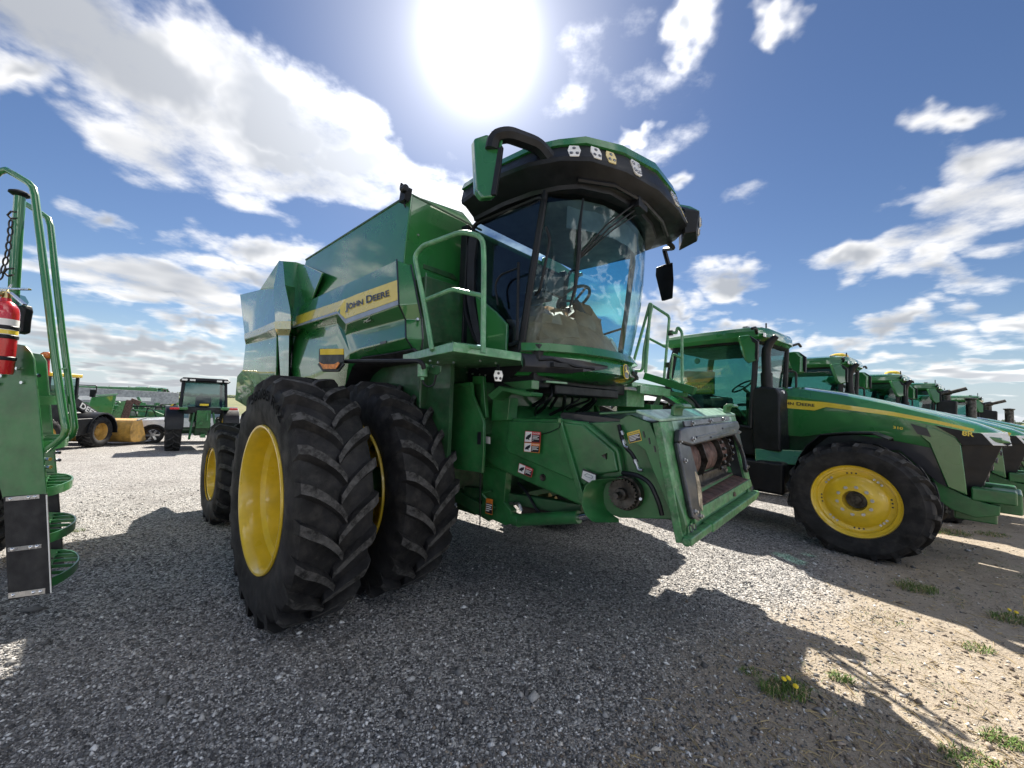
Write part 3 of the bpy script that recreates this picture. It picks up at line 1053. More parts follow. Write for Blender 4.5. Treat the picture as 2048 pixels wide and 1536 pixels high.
RL = [(.70, -.93), (1.15, -.95), (1.45, -.92), (1.70, -.84), (1.86, -.74), (2.0, -.50), (2.06, -.1), (2.03, .3), (1.95, .60), (1.80, .82), (1.5, .93), (1.15, .95), (.70, .93)]
lip = [V(.94 * a[0] + .06 * 1.2, a[1] * .97, 3.77 if abs(a[1]) > .8 or a[0] < 1.6 else 3.74) for a in RM]
one('roof_visor', 'plastic', CB, lambda m: m.loft([ringz(RL, 3.665, .86), ringz(RL, 3.655), ringz(RL, 3.69, 1.01), lip, ringz(RM, 3.80, .995), ringz(RM, 3.835), ringz(RU, 3.965, 1.0, .02), ringz(RU, 3.97, .9, .02)]), smooth=26)
one('roof_cap', 'green', CB, lambda m: m.loft([ringz(RU, 3.955, .99, .02), ringz(RU, 3.965, 1.02, .03), ringz(RU, 4.03, .995, .05), ringz(RU, 4.07, .93, .06), ringz(RU, 4.10, .6, .06), ringz(RU, 4.11, .2, .05)]), smooth=32)
one('visor_lip', 'plastic', CB, lambda m: m.tube([V(1.86, -.80, 3.70), V(2.05, -.52, 3.705), V(2.13, -.1, 3.705), V(2.11, .35, 3.705), V(2.03, .70, 3.70)], .02, 6))


def lamp(c, n, w, h, mat, parent=CB, leds=3, name='work_light'):
    c, n = Vector(c), Vector(n).normalized()
    x = V(0, 0, 1).cross(n).normalized()
    y = n.cross(x)
    pts = [(-.5, .05), (-.36, .5), (.36, .5), (.5, .05), (.34, -.5), (-.34, -.5)] if leds == 3 else [(-.5, .35), (-.38, .5), (.38, .5), (.5, .35), (.42, -.38), (.2, -.5), (-.2, -.5), (-.42, -.38)]
    m = MB()
    m.prism([c + x * (a * w) + y * (b * h) for a, b in pts], n * .014)
    o = m.build(name, mat, parent, bevel=.003)
    m = MB()
    spots = [(0, .24), (-.22, -.22), (.22, -.22)] if leds == 3 else [(-.3, .22), (.3, .22), (-.28, -.22), (0, -.28), (.28, -.22)]
    for a, b in spots:
        p = c + x * (a * w) + y * (b * h) + n * .013
        m.lathe([(.0, .012), (w * .05, .010), (w * .145, .004), (w * .155, -.004)], p, n, 12)
    m.build('lens', 'lens', o)
    return o


def visor_hit(x, y, z):
    p = K.z(x, y, z)
    return p


def ringpt(v, z):
    """point and normal on the visor face between the RM and RU rings at height z"""
    k = (z - 3.80) / (3.965 - 3.80)
    for i in range(3, 10):
        a, b = RM[i], RM[i + 1]
        c, d = RU[i], RU[i + 1]
        if a[1] <= v <= b[1]:
            t = (v - a[1]) / (b[1] - a[1])
            pa = V(a[0] + (b[0] - a[0]) * t, v, 3.80)
            pb = V(c[0] + (d[0] - c[0]) * t, c[1] + (d[1] - c[1]) * t, 3.975)
            tang = V(b[0] - a[0], b[1] - a[1], 0).normalized()
            n = tang.cross((pb - pa).normalized())
            if n.x < 0:
                n = -n
            return pa.lerp(pb, k), n
    return V(2.2, v, z), V(1, 0, 0)


for (v, mt, ld, w, h) in ((-.90, 'led', 3, .085, .105), (-.76, 'led', 3, .082, .105), (-.63, 'led_yellow', 3, .080, .10), (-.36, 'led', 5, .10, .12), (.36, 'led', 5, .10, .12), (.63, 'led_yellow', 3, .08, .1), (.80, 'led', 3, .085, .105)):
    p, n = ringpt(v, 3.885)
    lamp(p + n * .004, n, w * 1.3, h * 1.3, mt, leds=ld)
# light pod at the far corner
one('light_pod', 'plastic', CB, lambda m: m.loft([[V(2.18, .80, 3.72), V(2.28, .88, 3.74), V(2.22, 1.1, 3.72), V(1.98, 1.2, 3.70)], [V(2.18, .78, 3.98), V(2.31, .88, 3.96), V(2.24, 1.14, 3.93), V(1.96, 1.24, 3.95)], [V(2.12, .80, 4.05), V(2.22, .90, 4.03), V(2.16, 1.1, 4.01), V(1.95, 1.18, 4.03)]]), bevel=.012)
one('light_pod_cap', 'green', CB, lambda m: m.loft([[V(2.14, .78, 4.0), V(2.31, .90, 3.97), V(2.22, 1.14, 3.96), V(1.93, 1.2, 3.99)], [V(2.1, .82, 4.09), V(2.20, .92, 4.07), V(2.12, 1.08, 4.06), V(1.93, 1.15, 4.08)]]), bevel=.012)
lamp((2.275, .99, 3.885), (1, .27, .0), .09, .10, 'led', leds=5)
lamp((2.257, 1.0, 3.785), (1, .27, -.1), .08, .07, 'led', leds=3)
one('antenna_base', 'green_dark', CB, lambda m: (m.cyl((1.0, -.6, 4.08), (1.0, -.6, 4.19), .05, 12), m.box(.7, .95, -.99, -.93, 3.98, 4.07)), bevel=.008)

# mirrors
e0, e1 = V(1.62, -1.0, 3.93), P(1012, 266, -1.38)
one('mirror_arm', 'plastic', CB, lambda m: m.tube(rounded([V(1.72, -.92, 3.80), e0 + V(.02, -.06, .03), e1 + V(0, .02, 0), P(990, 275, -1.42), P(985, 300, -1.42)], .09, 4), .062, 8))
mh = [P(948, 276, -1.46), P(972, 268, -1.46), P(1007, 272, -1.40), P(1003, 330, -1.40), P(992, 394, -1.40), P(966, 396, -1.44), P(953, 380, -1.46)]
mr = one('mirror', 'green', CB, lambda m: m.prism(mh, (-.10, .05, .02)), bevel=.018)
mg = [P(999, 300, -1.405), P(1008, 296, -1.39), P(1003, 340, -1.39), P(994, 393, -1.40), P(984, 393, -1.41)]
one('mirror_back', 'plastic', mr, lambda m: m.prism(mg, (.012, -.03, 0)), bevel=.006)
la, lb, lc = V(1.95, 1.12, 3.72), P(1328, 498, 1.30), P(1337, 530, 1.32)
one('mirror_arm', 'plastic', CB, lambda m: m.tube(rounded([V(1.88, .98, 3.82), la, lb, lc], .04), .028, 8))
ml = [P(1327, 529, 1.34), P(1346, 524, 1.34), P(1348, 560, 1.34), P(1346, 597, 1.34), P(1339, 598, 1.34), P(1326, 545, 1.34)]
one('mirror', 'plastic', CB, lambda m: m.prism(ml, (-.12, .05, 0)), bevel=.012)

# wipers on the glass
def gl(x, y, d=.03):
    """a point just in front of the windshield under a pixel"""
    best = None
    for t in np.linspace(0, 1, 41):
        z = BZ + (TZ - BZ) * t
        p = K.z(x, y, z)
        ring = [a.lerp(b, t) + V(.05 * math.sin(math.pi * t), 0, 0) for a, b in zip(bring, tring)]
        us = np.interp(p.y, [q.y for q in ring], [q.x for q in ring])
        e = abs(us - p.x)
        if best is None or e < best[0]:
            best = (e, p)
    return best[1] + V(d, -d * .4, 0)


wt_ = V(1.93, .12, 3.60)
hubp = gl(1153, 514)
one('wiper_blade', 'plastic', CB, lambda m: (m.tube([gl(1162, 400), gl(1155, 455), hubp, gl(1146, 580), gl(1133, 625)], [.006, .016, .02, .016, .006], 6),))
one('wiper_arm', 'plastic', CB, lambda m: (m.tube([hubp, gl(1205, 455, .05), gl(1262, 412, .06)], .009, 6), m.tube([hubp + V(.0, .01, -.01), gl(1210, 462, .05), gl(1268, 420, .06)], .009, 6), m.tube([hubp + V(0, .02, -.02), gl(1216, 466, .05), gl(1270, 430, .06)], .006, 6)))
one('wiper_motor', 'plastic', CB, lambda m: m.obox(gl(1272, 415, .03), (.05, 0, 0), (0, .09, 0), (0, 0, .05)), bevel=.01)
one('side_wiper', 'plastic', CB, lambda m: m.tube(rounded([P(1092, 455, -.93), P(1100, 478, -.94), P(1096, 500, -.94), P(1080, 580, -.95), P(1070, 590, -.93)], .05), .012, 6))
one('door_grab', 'plastic', CB, lambda m: m.tube(rounded([P(1037, 525, -.97), P(1036, 590, -.97), P(1034, 680, -.97)], .03), .013, 6))
one('door_grab', 'plastic', CB, lambda m: m.tube(rounded([P(1036, 536, -.97), P(1000, 550, -.97), P(990, 570, -.97), P(996, 610, -.97)], .05), .010, 6))

# inside the cab
one('cab_floor', 'interior', CB, lambda m: m.box(.5, 1.55, -.86, .86, 2.2, 2.33))
one('cab_back', 'interior', CB, lambda m: (m.box(.48, .53, -.86, .30, 2.3, 3.62), m.box(.48, .53, .30, .86, 2.3, 2.66), m.box(.48, .53, .30, .86, 3.3, 3.62)))
one('head_lining', 'interior_grey', CB, lambda m: m.loft([ringz(RB, 3.63, .84), ringz(RB, 3.57, .70), ringz(RB, 3.55, .3)]), smooth=60)
sv = [[V(u - .10, v * .93, z) for u, v in TR_[1:8]] for z in (3.64, 3.50, 3.40)]
one('sun_shade', 'interior_grey', CB, lambda m: m.sheet(sv, (-.01, 0, 0)), smooth=60)
seat = sub('driver_seat', CB)


def seatm(m):
    m.loft([[V(.66, -.26, 2.72), V(1.18, -.26, 2.72), V(1.18, .26, 2.72), V(.66, .26, 2.72)], [V(.62, -.28, 2.84), V(1.2, -.27, 2.84), V(1.2, .27, 2.84), V(.62, .28, 2.84)]])
    m.loft([[V(.60, -.26, 2.80), V(.74, -.26, 2.80), V(.74, .26, 2.80), V(.60, .26, 2.80)], [V(.54, -.22, 3.40), V(.66, -.22, 3.40), V(.66, .22, 3.40), V(.54, .22, 3.40)]])
    m.box(.68, 1.1, -.2, .2, 2.33, 2.74)


one('cushion', 'interior', seat, seatm, bevel=.04)
one('steering_column', 'interior', CB, lambda m: m.tube([V(1.50, -.02, 2.33), V(1.42, -.02, 2.75), V(1.34, -.02, 2.92)], [.08, .06, .04], 10))
sw = MB()
sc_, sn = V(1.32, -.02, 2.95), V(-.55, 0, .83).normalized()
sx = V(0, 1, 0)
sy = sn.cross(sx)
sw.tube(arc(sc_, .19, 0, 2 * math.pi, 28, sx, sy), .017, 8, caps=False)
for a in (.4, 2.7, 4.71):
    sw.tube([sc_ - sn * .03, sc_ + sx * .19 * math.cos(a) + sy * .19 * math.sin(a)], .013, 6)
sw.build('steering_wheel', 'interior', CB)
# brown paper and clear film still wrapped round floor, seat and armrest
def wrap(cx, cy, w, d, z0, z1, seed, n=12):
    r = random.Random(seed)
    rings = []
    for k, t in enumerate((0, .3, .55, .8, .94, 1)):
        sc = (1.0, .96, .86, .68, .42, .12)[k]
        ring = []
        for i in range(n):
            a = 2 * math.pi * i / n
            q = 1 + r.uniform(-.24, .2)
            ring.append(V(cx + w * sc * q * math.cos(a), cy + d * sc * q * math.sin(a), z0 + (z1 - z0) * t + r.uniform(-.06, .05) * (t > 0)))
        rings.append(ring)
    return rings


pw = []
r_ = random.Random(5)
for t in np.linspace(0, 1, 5):
    pw.append([V(u - .10 - .22 * t, v * (.93 - .03 * t), 2.36 + .24 * math.sin(t * math.pi * .62) + r_.uniform(-.015, .02)) for u, v in BR])
one('floor_paper', 'paper', CB, lambda m: m.sheet(pw, (-.005, 0, -.005)), smooth=40)
one('console_paper', 'paper', CB, lambda m: m.loft(wrap(1.22, -.32, .34, .46, 2.34, 2.78, 3, 20)), smooth=22)
one('console_paper', 'paper', CB, lambda m: m.loft(wrap(1.30, .12, .30, .36, 2.34, 2.90, 9, 18)), smooth=22)
one('armrest_console', 'interior', CB, lambda m: (m.box(.85, 1.3, -.52, -.36, 2.85, 2.95), m.obox((1.3, -.44, 3.02), (.05, 0, .03), (0, .05, 0), (-.03, 0, .08))), bevel=.02)
one('console_film', 'plastic_film', CB, lambda m: m.loft(wrap(1.54, .42, .06, .10, 2.36, 2.54, 6, 9)), smooth=20)
one('display', 'interior', CB, lambda m: m.obox((1.45, -.55, 2.95), (.02, .0, 0), (0, .14, 0), (0, 0, .10)), bevel=.01)
one('inner_grab_rail', 'plastic', CB, lambda m: m.tube(rounded([V(1.15, .78, 2.62), V(1.2, .80, 2.70), V(1.45, .84, 2.76)], .04), .014, 6))

# --- platform and rails on the near side
pf = [K.z(843, 716, 2.14), K.z(906, 703, 2.14), K.z(1042, 722, 2.14), V(1.42, -.93, 2.14), V(.42, -.93, 2.14), V(.62, -1.62, 2.14)]
one('platform', 'green_light', CB, lambda m: m.prism(pf, (0, 0, .065)), bevel=.006)
one('platform_bracket', 'green_dark', CB, lambda m: (m.prism([K.v(858, 728, -1.78), K.v(881, 732, -1.78), K.v(880, 745, -1.78), K.v(873, 750, -1.78), K.v(857, 745, -1.78)], (0, .012, 0))), bevel=.004)
both_v = -1.74
rl = rounded([P(864, 700, -1.76), P(849, 610, -1.76), P(829, 512, -1.76), P(845, 492, -1.75), P(925, 463, -1.70), P(966, 474, -1.66), P(968, 520, -1.66), P(966, 706, -1.66)], .07, 4)
hr = one('hand_rail', 'green_light', CB, lambda m: m.tube(rl, .019, 10))
one('rail_bar', 'green_light', hr, lambda m: m.tube(rounded([P(846, 602, -1.75), P(905, 578, -1.70), P(966, 592, -1.66)], .05), .017, 8))
one('rail_bar', 'green_light', hr, lambda m: m.tube(rounded([P(863, 700, -1.75), P(905, 688, -1.70), P(966, 696, -1.66)], .05), .017, 8))
one('tank_front_clip', 'steel', CB, lambda m: [m.cyl(P(x, y, -1.53) + V(.02, 0, 0), P(x, y, -1.53) + V(.05, -.02, 0), .012, 8) for x, y in ((822, 608), (833, 640), (852, 701))])

# turn light on its arm
ta = [P(848, 738, -1.86), P(846, 728, -1.87), P(838, 722, -1.88), P(760, 722, -1.98), P(690, 723, -2.06)]
one('light_arm', 'plastic', CB, lambda m: m.tube(rounded(ta, .05), .017, 8))
one('arm_pivot', 'green_light', CB, lambda m: (m.cyl(P(845, 728, -1.84), P(845, 754, -1.84), .035, 12), m.cyl(P(845, 735, -1.84), P(858, 735, -1.74), .022, 10), m.cyl(P(845, 754, -1.84), P(845, 760, -1.84), .014, 8)), bevel=.003)
one('light_cable', 'plastic', CB, lambda m: m.tube(rounded([P(845, 756, -1.84), P(847, 768, -1.84), P(855, 774, -1.8), P(868, 770, -1.76), P(872, 750, -1.76)], .06, 5), .007, 6))
tl = [P(634, 728, -2.1), P(643, 722, -2.1), P(683, 722, -2.1), P(689, 728, -2.1), P(677, 743, -2.1), P(645, 743, -2.1)]
tb = one('turn_light', 'plastic', CB, lambda m: m.prism(tl, (-.05, .03, 0)), bevel=.006)
one('amber_lens', 'amber', tb, lambda m: m.prism([P(637, 724, -2.112), P(645, 728, -2.112), P(668, 728, -2.112), P(676, 723.5, -2.112), P(679, 727, -2.112), P(671, 738, -2.112), P(646, 738, -2.112)], (.0, .006, 0)), bevel=.003)
one('turn_light_bracket', 'plastic', tb, lambda m: m.prism([P(638, 697, -2.1), P(687, 697, -2.1), P(688, 724, -2.1), P(637, 724, -2.1)], (-.015, .012, 0)), bevel=.004)
one('reflector', 'reflector_yellow', tb, lambda m: m.prism([P(640, 698, -2.106), P(686, 697.5, -2.106), P(686, 709, -2.106), P(640, 709.5, -2.106)], (0, .004, 0)))
lamp(P(996, 752, -1.30), (1, -.6, 0), .075, .085, 'led')
one('lamp_stalk', 'plastic', CB, lambda m: m.tube([P(996, 745, -1.29), P(996, 730, -1.27)], .012, 6))

# --- platform, steps and rails on the far side
one('platform', 'green_light', CB, lambda m: (m.box(.5, 1.55, .93, 1.95, 2.06, 2.12), m.bar((1.62, .95, 2.03), (1.62, 1.9, 2.03), .05, .10), m.box(.9, 1.45, 1.0, 1.5, 1.82, 2.03)), bevel=.006)
PR = lambda x, y: P(x, y, 1.55)
PQ = lambda x, y: P(x, y, 1.95)
fr_ = one('hand_rail', 'green_light', CB, lambda m: m.tube(rounded([PR(1262, 742), PR(1300, 606), PR(1304, 612), PR(1288, 700), PR(1285, 742), PR(1268, 742)], .05), .020, 8))
one('rail_post', 'green_light', fr_, lambda m: m.tube([PR(1301, 606), PR(1291, 745)], .022, 8))
one('hand_rail', 'green_light', CB, lambda m: (m.tube(rounded([PQ(1303, 610), PQ(1339, 633), PQ(1327, 770)], .05), .020, 8), m.tube([PQ(1296, 676), PQ(1333, 695)], .018, 8), m.tube([PQ(1290, 748), PQ(1329, 762)], .018, 8)))
one('hand_rail', 'green_light', CB, lambda m: (m.tube(rounded([PQ(1352, 668), PQ(1355, 653), PQ(1364, 664), PQ(1364, 775)], .04), .020, 8), m.tube(rounded([PQ(1364, 717), PQ(1346, 707), PQ(1340, 758), PQ(1362, 770)], .04), .016, 8), m.tube([PQ(1337, 664), PQ(1352, 666)], .022, 6)))
one('rail_latch', 'dark_steel', CB, lambda m: (m.obox(PQ(1341, 666), (.03, 0, 0), (0, .02, 0), (0, 0, .035)), m.obox(PQ(1335, 730), (.03, 0, 0), (0, .02, 0), (0, 0, .035))), bevel=.004)
one('folding_ladder', 'green_matt', CB, lambda m: (m.bar(PQ(1290, 752), PQ(1390, 782), .10, .10), m.bar(PQ(1230, 772), PQ(1372, 790), .14, .05), m.box(1.0, 1.5, 1.6, 2.0, 1.70, 1.86), m.bar((1.3, 1.9, 1.5), (1.5, 1.95, 2.05), .06, .06)), bevel=.006)

# seams, latches and fasteners on the sheet metal
for s in (1, -1):
    MQ = (lambda q: q) if s > 0 else mir
    one('panel_seam', 'black_decal', CB, lambda m: m.tube(MQ([p + V(.012, -.004, 0) for p in front_cols[0]]), .007, 6))
    one('panel_seam', 'black_decal', CB, lambda m: m.tube(MQ([p + V(-.004, -.006, 0) for p in front_cols[-1]]), .008, 6))
    one('panel_seam', 'black_decal', CB, lambda m: m.tube(MQ([p + V(.006, -.004, 0) for p in wedge]), .008, 6))
    lq = MQ([P(760, 684, -1.668), P(772, 681, -1.668), P(772, 686, -1.668), P(760, 689, -1.668)])
    one('panel_latch', 'black_decal', CB, lambda m: m.prism(lq, (0, .004 * s, 0)))
    for (x, y) in ((836, 470), (842, 560), (872, 690), (905, 690), (930, 470), (930, 560)):
        q = MQ([K.u(x, y, U0 + .005)])[0]
        one('bolt', 'steel', CB, lambda m: m.cyl(q, q + V(.010, 0, 0), .010, 6))
one('tank_rim', 'green_dark', CB, lambda m: (m.bar(P(822, 388, -1.455), P(612, 520, -1.455), .03, .02), m.bar(V(U0, -1.45, ZT), V(U0, -.5, ZT - .02), .02, .02)), bevel=.004)

# --- feeder house
FB = sub('feeder_house', CB)
fBR, fBL, fTR = V(2.80, -.93, 1.03), V(2.83, .76, 1.07), V(2.65, -.93, 1.72)
fn_ = (fBL - fBR).cross(fTR - fBR).normalized()
if fn_.x < 0:
    fn_ = -fn_


def F(x, y, d=0.0):
    return K.hit(x, y, fBR + fn_ * d, fn_)


VS = -.86
G = lambda x, y, v=VS: P(x, y, v)
# trunk of the feeder
trunk_r = [G(1010, 836, -.80), G(1170, 846, -.80), G(1240, 842, -.80), G(1300, 850, -.80), G(1366, 1040, -.80), G(1240, 1036, -.80), G(1160, 1010, -.80), G(1000, 935, -.80)]
one('feeder_trunk', 'green_matt', FB, lambda m: m.prism(trunk_r, (0, 1.46, .02)), bevel=.01)
one('feeder_rear_drum_cover', 'green_matt', FB, lambda m: m.lathe([(.0, 0), (.36, 0), (.36, 1.5), (0, 1.5)], (.95, -.82, 1.45), (0, 1, 0), 28), smooth=30)
# pressed side cover
co = [G(969, 842), G(988, 838), G(1014, 836), G(1124, 838), G(1170, 844), G(1217, 881), G(1237, 897), G(1247, 955), G(1232, 958), G(1200, 958), G(1174, 962), G(1163, 1013), G(1010, 945), G(985, 932), G(969, 917)]
one('side_cover', 'green_matt', FB, lambda m: m.prism(co, (0, .07, 0)), bevel=.022)
up = [G(1018, 842, -.885), G(1124, 844, -.885), G(1165, 850, -.885), G(1228, 903, -.885), G(1236, 944, -.885), G(1185, 951, -.885), G(1170, 972, -.885), G(1016, 905, -.885), G(1010, 895, -.885)]
one('side_cover_face', 'green_matt', FB, lambda m: m.prism(up, (0, .03, 0)), bevel=.014)
one('cover_post', 'green_matt', FB, lambda m: (m.bar(G(1120, 846, -.90), G(1166, 1000, -.90), .025, .045), m.cyl(G(1119, 846, -.905), G(1120, 836, -.905), .022, 10)), bevel=.006)
one('cover_lanyard', 'plastic', FB, lambda m: m.tube([G(1082, 869, -.90), G(1100, 864, -.91), G(1118, 856, -.92), G(1122, 842, -.91)], .004, 5))
one('cover_bolt', 'dark_steel', FB, lambda m: (m.lathe([(.03, .0), (.026, -.012), (.012, -.008), (0, -.006)], G(1086, 955, -.865), (0, 1, 0), 14), m.lathe([(.028, .0), (.024, -.010), (.012, -.006), (0, -.004)], G(1210, 912, -.888), (0, 1, 0), 3)))
# round chain guard and the sprocket behind it
gx = [(1247, 957), (1215, 958), (1186, 961), (1172, 972), (1166, 990), (1165, 1010), (1172, 1030), (1186, 1043), (1194, 1045)]
g1 = [G(x, y, -.87) for x, y in gx]
g2 = [V(p.x, -1.08, p.z) for p in g1]
gc = [G(1246, 956, -.87), G(1222, 962, -.87), G(1212, 968, -.87), G(1207, 984, -.87), G(1208, 1005, -.87), G(1214, 1020, -.87), G(1226, 1030, -.87), G(1238, 1038, -.87), G(1238, 1045, -.87)]
rowA = [V(p.x, -.84, p.z) for p in g1]
rowB = [V(p.x, -1.0, p.z) for p in g1]
gp = [G(1247, 956, -1.0), G(1200, 958, -1.0), G(1183, 965, -1.0), G(1169, 985, -1.0), G(1167, 1010, -1.0), G(1175, 1030, -1.0), G(1190, 1044, -1.0), G(1236, 1036, -1.0), G(1226, 1030, -1.0), G(1214, 1018, -1.0), G(1208, 1000, -1.0), G(1209, 982, -1.0), G(1219, 968, -1.0)]
one('chain_guard', 'green_matt', FB, lambda m: m.sheet([[G(x, y, -1.06) for x, y in gx], [p.lerp(q, .5) for p, q in zip([G(x, y, -1.06) for x, y in gx], gc)], gc], (-.008, 0, 0)), smooth=50)
spc = G(1244, 988, -.90)
sm = MB()
pr = []
NT_ = 26
for k in range(NT_ * 2):
    r = .108 if k % 2 == 0 else .096
    for da in (-.25, .25):
        a = 2 * math.pi * (k + da) / (NT_ * 2)
        pr.append(spc + V(r * math.cos(a), 0, r * math.sin(a)))
sm.prism(pr, (0, .02, 0))
sm.build('sprocket', 'dark_steel', FB, smooth=0)
one('sprocket_shaft', 'dark_steel', FB, lambda m: (m.cyl(spc + V(0, .1, 0), spc + V(0, -.035, 0), .042, 16), m.cyl(spc + V(0, 0, 0), spc + V(.0, -.10, 0), .022, 12), m.cyl(spc + V(0, .10, 0), spc + V(0, .035, 0), .12, 20)), bevel=.004)

# --- face plate at the front
sf = [(1239, 839), (1258, 829), (1299, 845), (1322, 900), (1366, 1030), (1372, 1052), (1363, 1077), (1353, 1060), (1330, 1000), (1297, 920), (1290, 900), (1262, 880), (1240, 880)]
sidep = [P(x, y, -.95) for x, y in sf]
one('face_side_plate', 'green_matt', FB, lambda m: m.prism(sidep, (0, .03, 0)), bevel=.005)
one('face_side_plate', 'green_matt', FB, lambda m: m.prism([V(p.x, .74, p.z + .04) for p in sidep], (0, .03, 0)), bevel=.005)
# frame of the face, built as four beams
fp = lambda s, t, d=0.0: fBR + (fBL - fBR) * s + (fTR - fBR) * t + fn_ * d


def fpoly(pts, d0, d1):
    return [fp(s, t, d0) for s, t in pts], fn_ * (d1 - d0)


for nm, pts in (('face_post', [(-.02, -.05), (.12, -.05), (.10, 1.0), (-.02, 1.0)]), ('face_post', [(.93, -.05), (1.02, -.05), (1.02, 1.0), (.94, 1.0)]), ('face_top_beam', [(.10, .86), (.94, .86), (.94, 1.0), (.10, 1.0)])):
    q, o = fpoly(pts, -.05, .0)
    one(nm, 'green_sunlit' if nm == 'face_top_beam' else 'green_worn', FB, lambda m: m.prism(q, o), bevel=.005)
# top ledge, painted pale as if sunlit, with its two hooks
led = [F(1259, 830), F(1282, 849), F(1322, 843), F(1459, 825), F(1424, 813), F(1330, 824)]
one('top_ledge', 'green_sunlit', FB, lambda m: m.prism([fp(-.02, 1.0, .0), fp(1.02, 1.0, .0), fp(1.0, 1.0, .0) + V(-.13, 0, .055), fp(-.06, 1.0, .0) + V(-.13, 0, .055)], (0, 0, .02)), bevel=.005)
one('top_skirt', 'green_matt', FB, lambda m: m.prism([fp(-.06, 1.0, .0) + V(-.13, 0, .055), fp(1.0, 1.0, .0) + V(-.13, 0, .055), fp(1.0, 1.0, .0) + V(-.40, 0, .03), fp(-.06, 1.0, .0) + V(-.40, 0, .03)], (0, 0, .015)), bevel=.004)
for s_ in (.20, .93):
    c = fp(s_, 1.0, .0)
    m = MB()
    prf = [(-.05, .0), (-.045, .06), (-.02, .085), (.03, .088), (.05, .065), (.035, .05), (.02, .062), (-.01, .058), (-.02, .03), (-.02, 0)]
    m.prism([c + V(a, -.085, b + .03) for a, b in prf], (0, .17, 0))
    m.build('hook', 'green_matt', FB, bevel=.008)
# dark steel mouth liner with the opening
lin_o = [(.075, .86), (.15, .93), (.90, .95), (.955, .86), (.955, .30), (.93, .26)]
L1 = [(.06, .80), (.06, .12), (.115, .06), (.155, .14), (.20, .30), (.20, .52), (.185, .74)]
q, o = fpoly(L1, .0, .035)
one('mouth_liner', 'liner', FB, lambda m: m.prism(q, o), bevel=.012)
L2 = [(.06, .80), (.185, .74), (.86, .76), (.945, .84), (.93, .93), (.16, .93), (.09, .91)]
q, o = fpoly(L2, .002, .05)
one('mouth_liner', 'liner', FB, lambda m: m.prism(q, o), bevel=.014)
L3 = [(.86, .76), (.945, .84), (.965, .36), (.945, .25), (.925, .30), (.945, .45), (.925, .60)]
q, o = fpoly(L3, .0, .03)
one('mouth_liner', 'liner', FB, lambda m: m.prism(q, o), bevel=.008)
L4 = [(.14, .19), (.17, .50), (.195, .45), (.20, .32), (.165, .13)]
q, o = fpoly(L4, .0355, .037)
one('bare_metal_patch', 'liner_worn', FB, lambda m: m.prism(q, o))
L5 = [(.155, .93), (.80, .945), (.79, 1.0), (.15, .985)]
q, o = fpoly(L5, .03, .045)
one('liner_strip', 'liner', FB, lambda m: m.prism(q, o), bevel=.003)
one('liner_ribs', 'liner', FB, lambda m: [m.prism(*fpoly(pp, .05, .058)) for pp in ([(.24, .80), (.52, .815), (.52, .835), (.24, .82)], [(.42, .775), (.72, .79), (.72, .81), (.42, .795)], [(.62, .85), (.83, .86), (.83, .88), (.62, .87)])], bevel=.003)
for (s_, t_, d_) in ((.085, .80, .03), (.09, .62, .035), (.09, .16, .035), (.135, .10, .035), (.20, .80, .05), (.24, .955, .045), (.48, .965, .045), (.68, .97, .045), (.945, .33, .03), (.94, .78, .03)):
    c = fp(s_, t_, d_)
    one('bolt', 'steel', FB, lambda m: (m.cyl(c, c + fn_ * .006, .017, 10), m.cyl(c, c + fn_ * .018, .010, 6)))
# inside: dark throat, drum with chains and slat, floor
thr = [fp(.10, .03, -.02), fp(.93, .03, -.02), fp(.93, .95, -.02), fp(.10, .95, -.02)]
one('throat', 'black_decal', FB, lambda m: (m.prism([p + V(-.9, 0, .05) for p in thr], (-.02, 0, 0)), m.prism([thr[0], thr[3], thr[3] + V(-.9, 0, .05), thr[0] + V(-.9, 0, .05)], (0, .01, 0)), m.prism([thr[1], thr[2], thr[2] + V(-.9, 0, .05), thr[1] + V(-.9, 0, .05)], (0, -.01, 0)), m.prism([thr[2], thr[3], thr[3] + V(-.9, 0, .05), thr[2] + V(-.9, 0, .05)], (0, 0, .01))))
dc = fp(.5, .60, -.20)
dy = (fBL - fBR).normalized()
hw = .62
drm = one('feeder_drum', 'rust', FB, lambda m: [m.lathe([(.0, a), (.165, a), (.165, b), (0, b)], dc, dy, 28) for a, b in ((-hw, -.18), (-.12, .22), (.28, hw))], bevel=.004)
one('drum_disc', 'dark_steel', drm, lambda m: [m.lathe([(.0, a), (.205, a), (.205, a + .012), (0, a + .012)], dc, dy, 10) for a in (-.50, -.155, .245, .50)])
ch = MB()
for a in (-.52, .30, .52):
    for k in range(22):
        an = 2 * math.pi * k / 22
        c = dc + dy * a + V(math.cos(an), 0, math.sin(an)) * .20
        ch.cyl(c - dy * .02, c + dy * .02, .016, 6)
ch.build('feeder_chain', 'dark_steel', drm)['kind'] = 'stuff'
one('feeder_slat', 'dark_steel', drm, lambda m: (m.bar(dc - dy * .52 + V(.15, 0, -.14), dc + dy * .50 + V(.15, 0, -.14), .03, .07), m.bar(dc - dy * .52 + V(.18, 0, -.175), dc + dy * .50 + V(.18, 0, -.175), .06, .012), m.bar(dc - dy * .40 + V(-.02, 0, -.22), dc + dy * .40 + V(-.02, 0, -.22), .03, .02)), bevel=.003)
for a in (-.44, -.40, .40, .44):
    c = dc + dy * a + V(.168, 0, -.14)
    one('bolt', 'steel', drm, lambda m: m.cyl(c, c + V(.016, 0, 0), .013, 8))
flo = [fp(.105, .18, .02), fp(.925, .18, .02), fp(.925, .18, .02) + V(-.85, 0, .16), fp(.105, .18, .02) + V(-.85, 0, .16)]
one('throat_floor', 'rust', FB, lambda m: m.prism(flo, (0, 0, -.02)), bevel=.004)
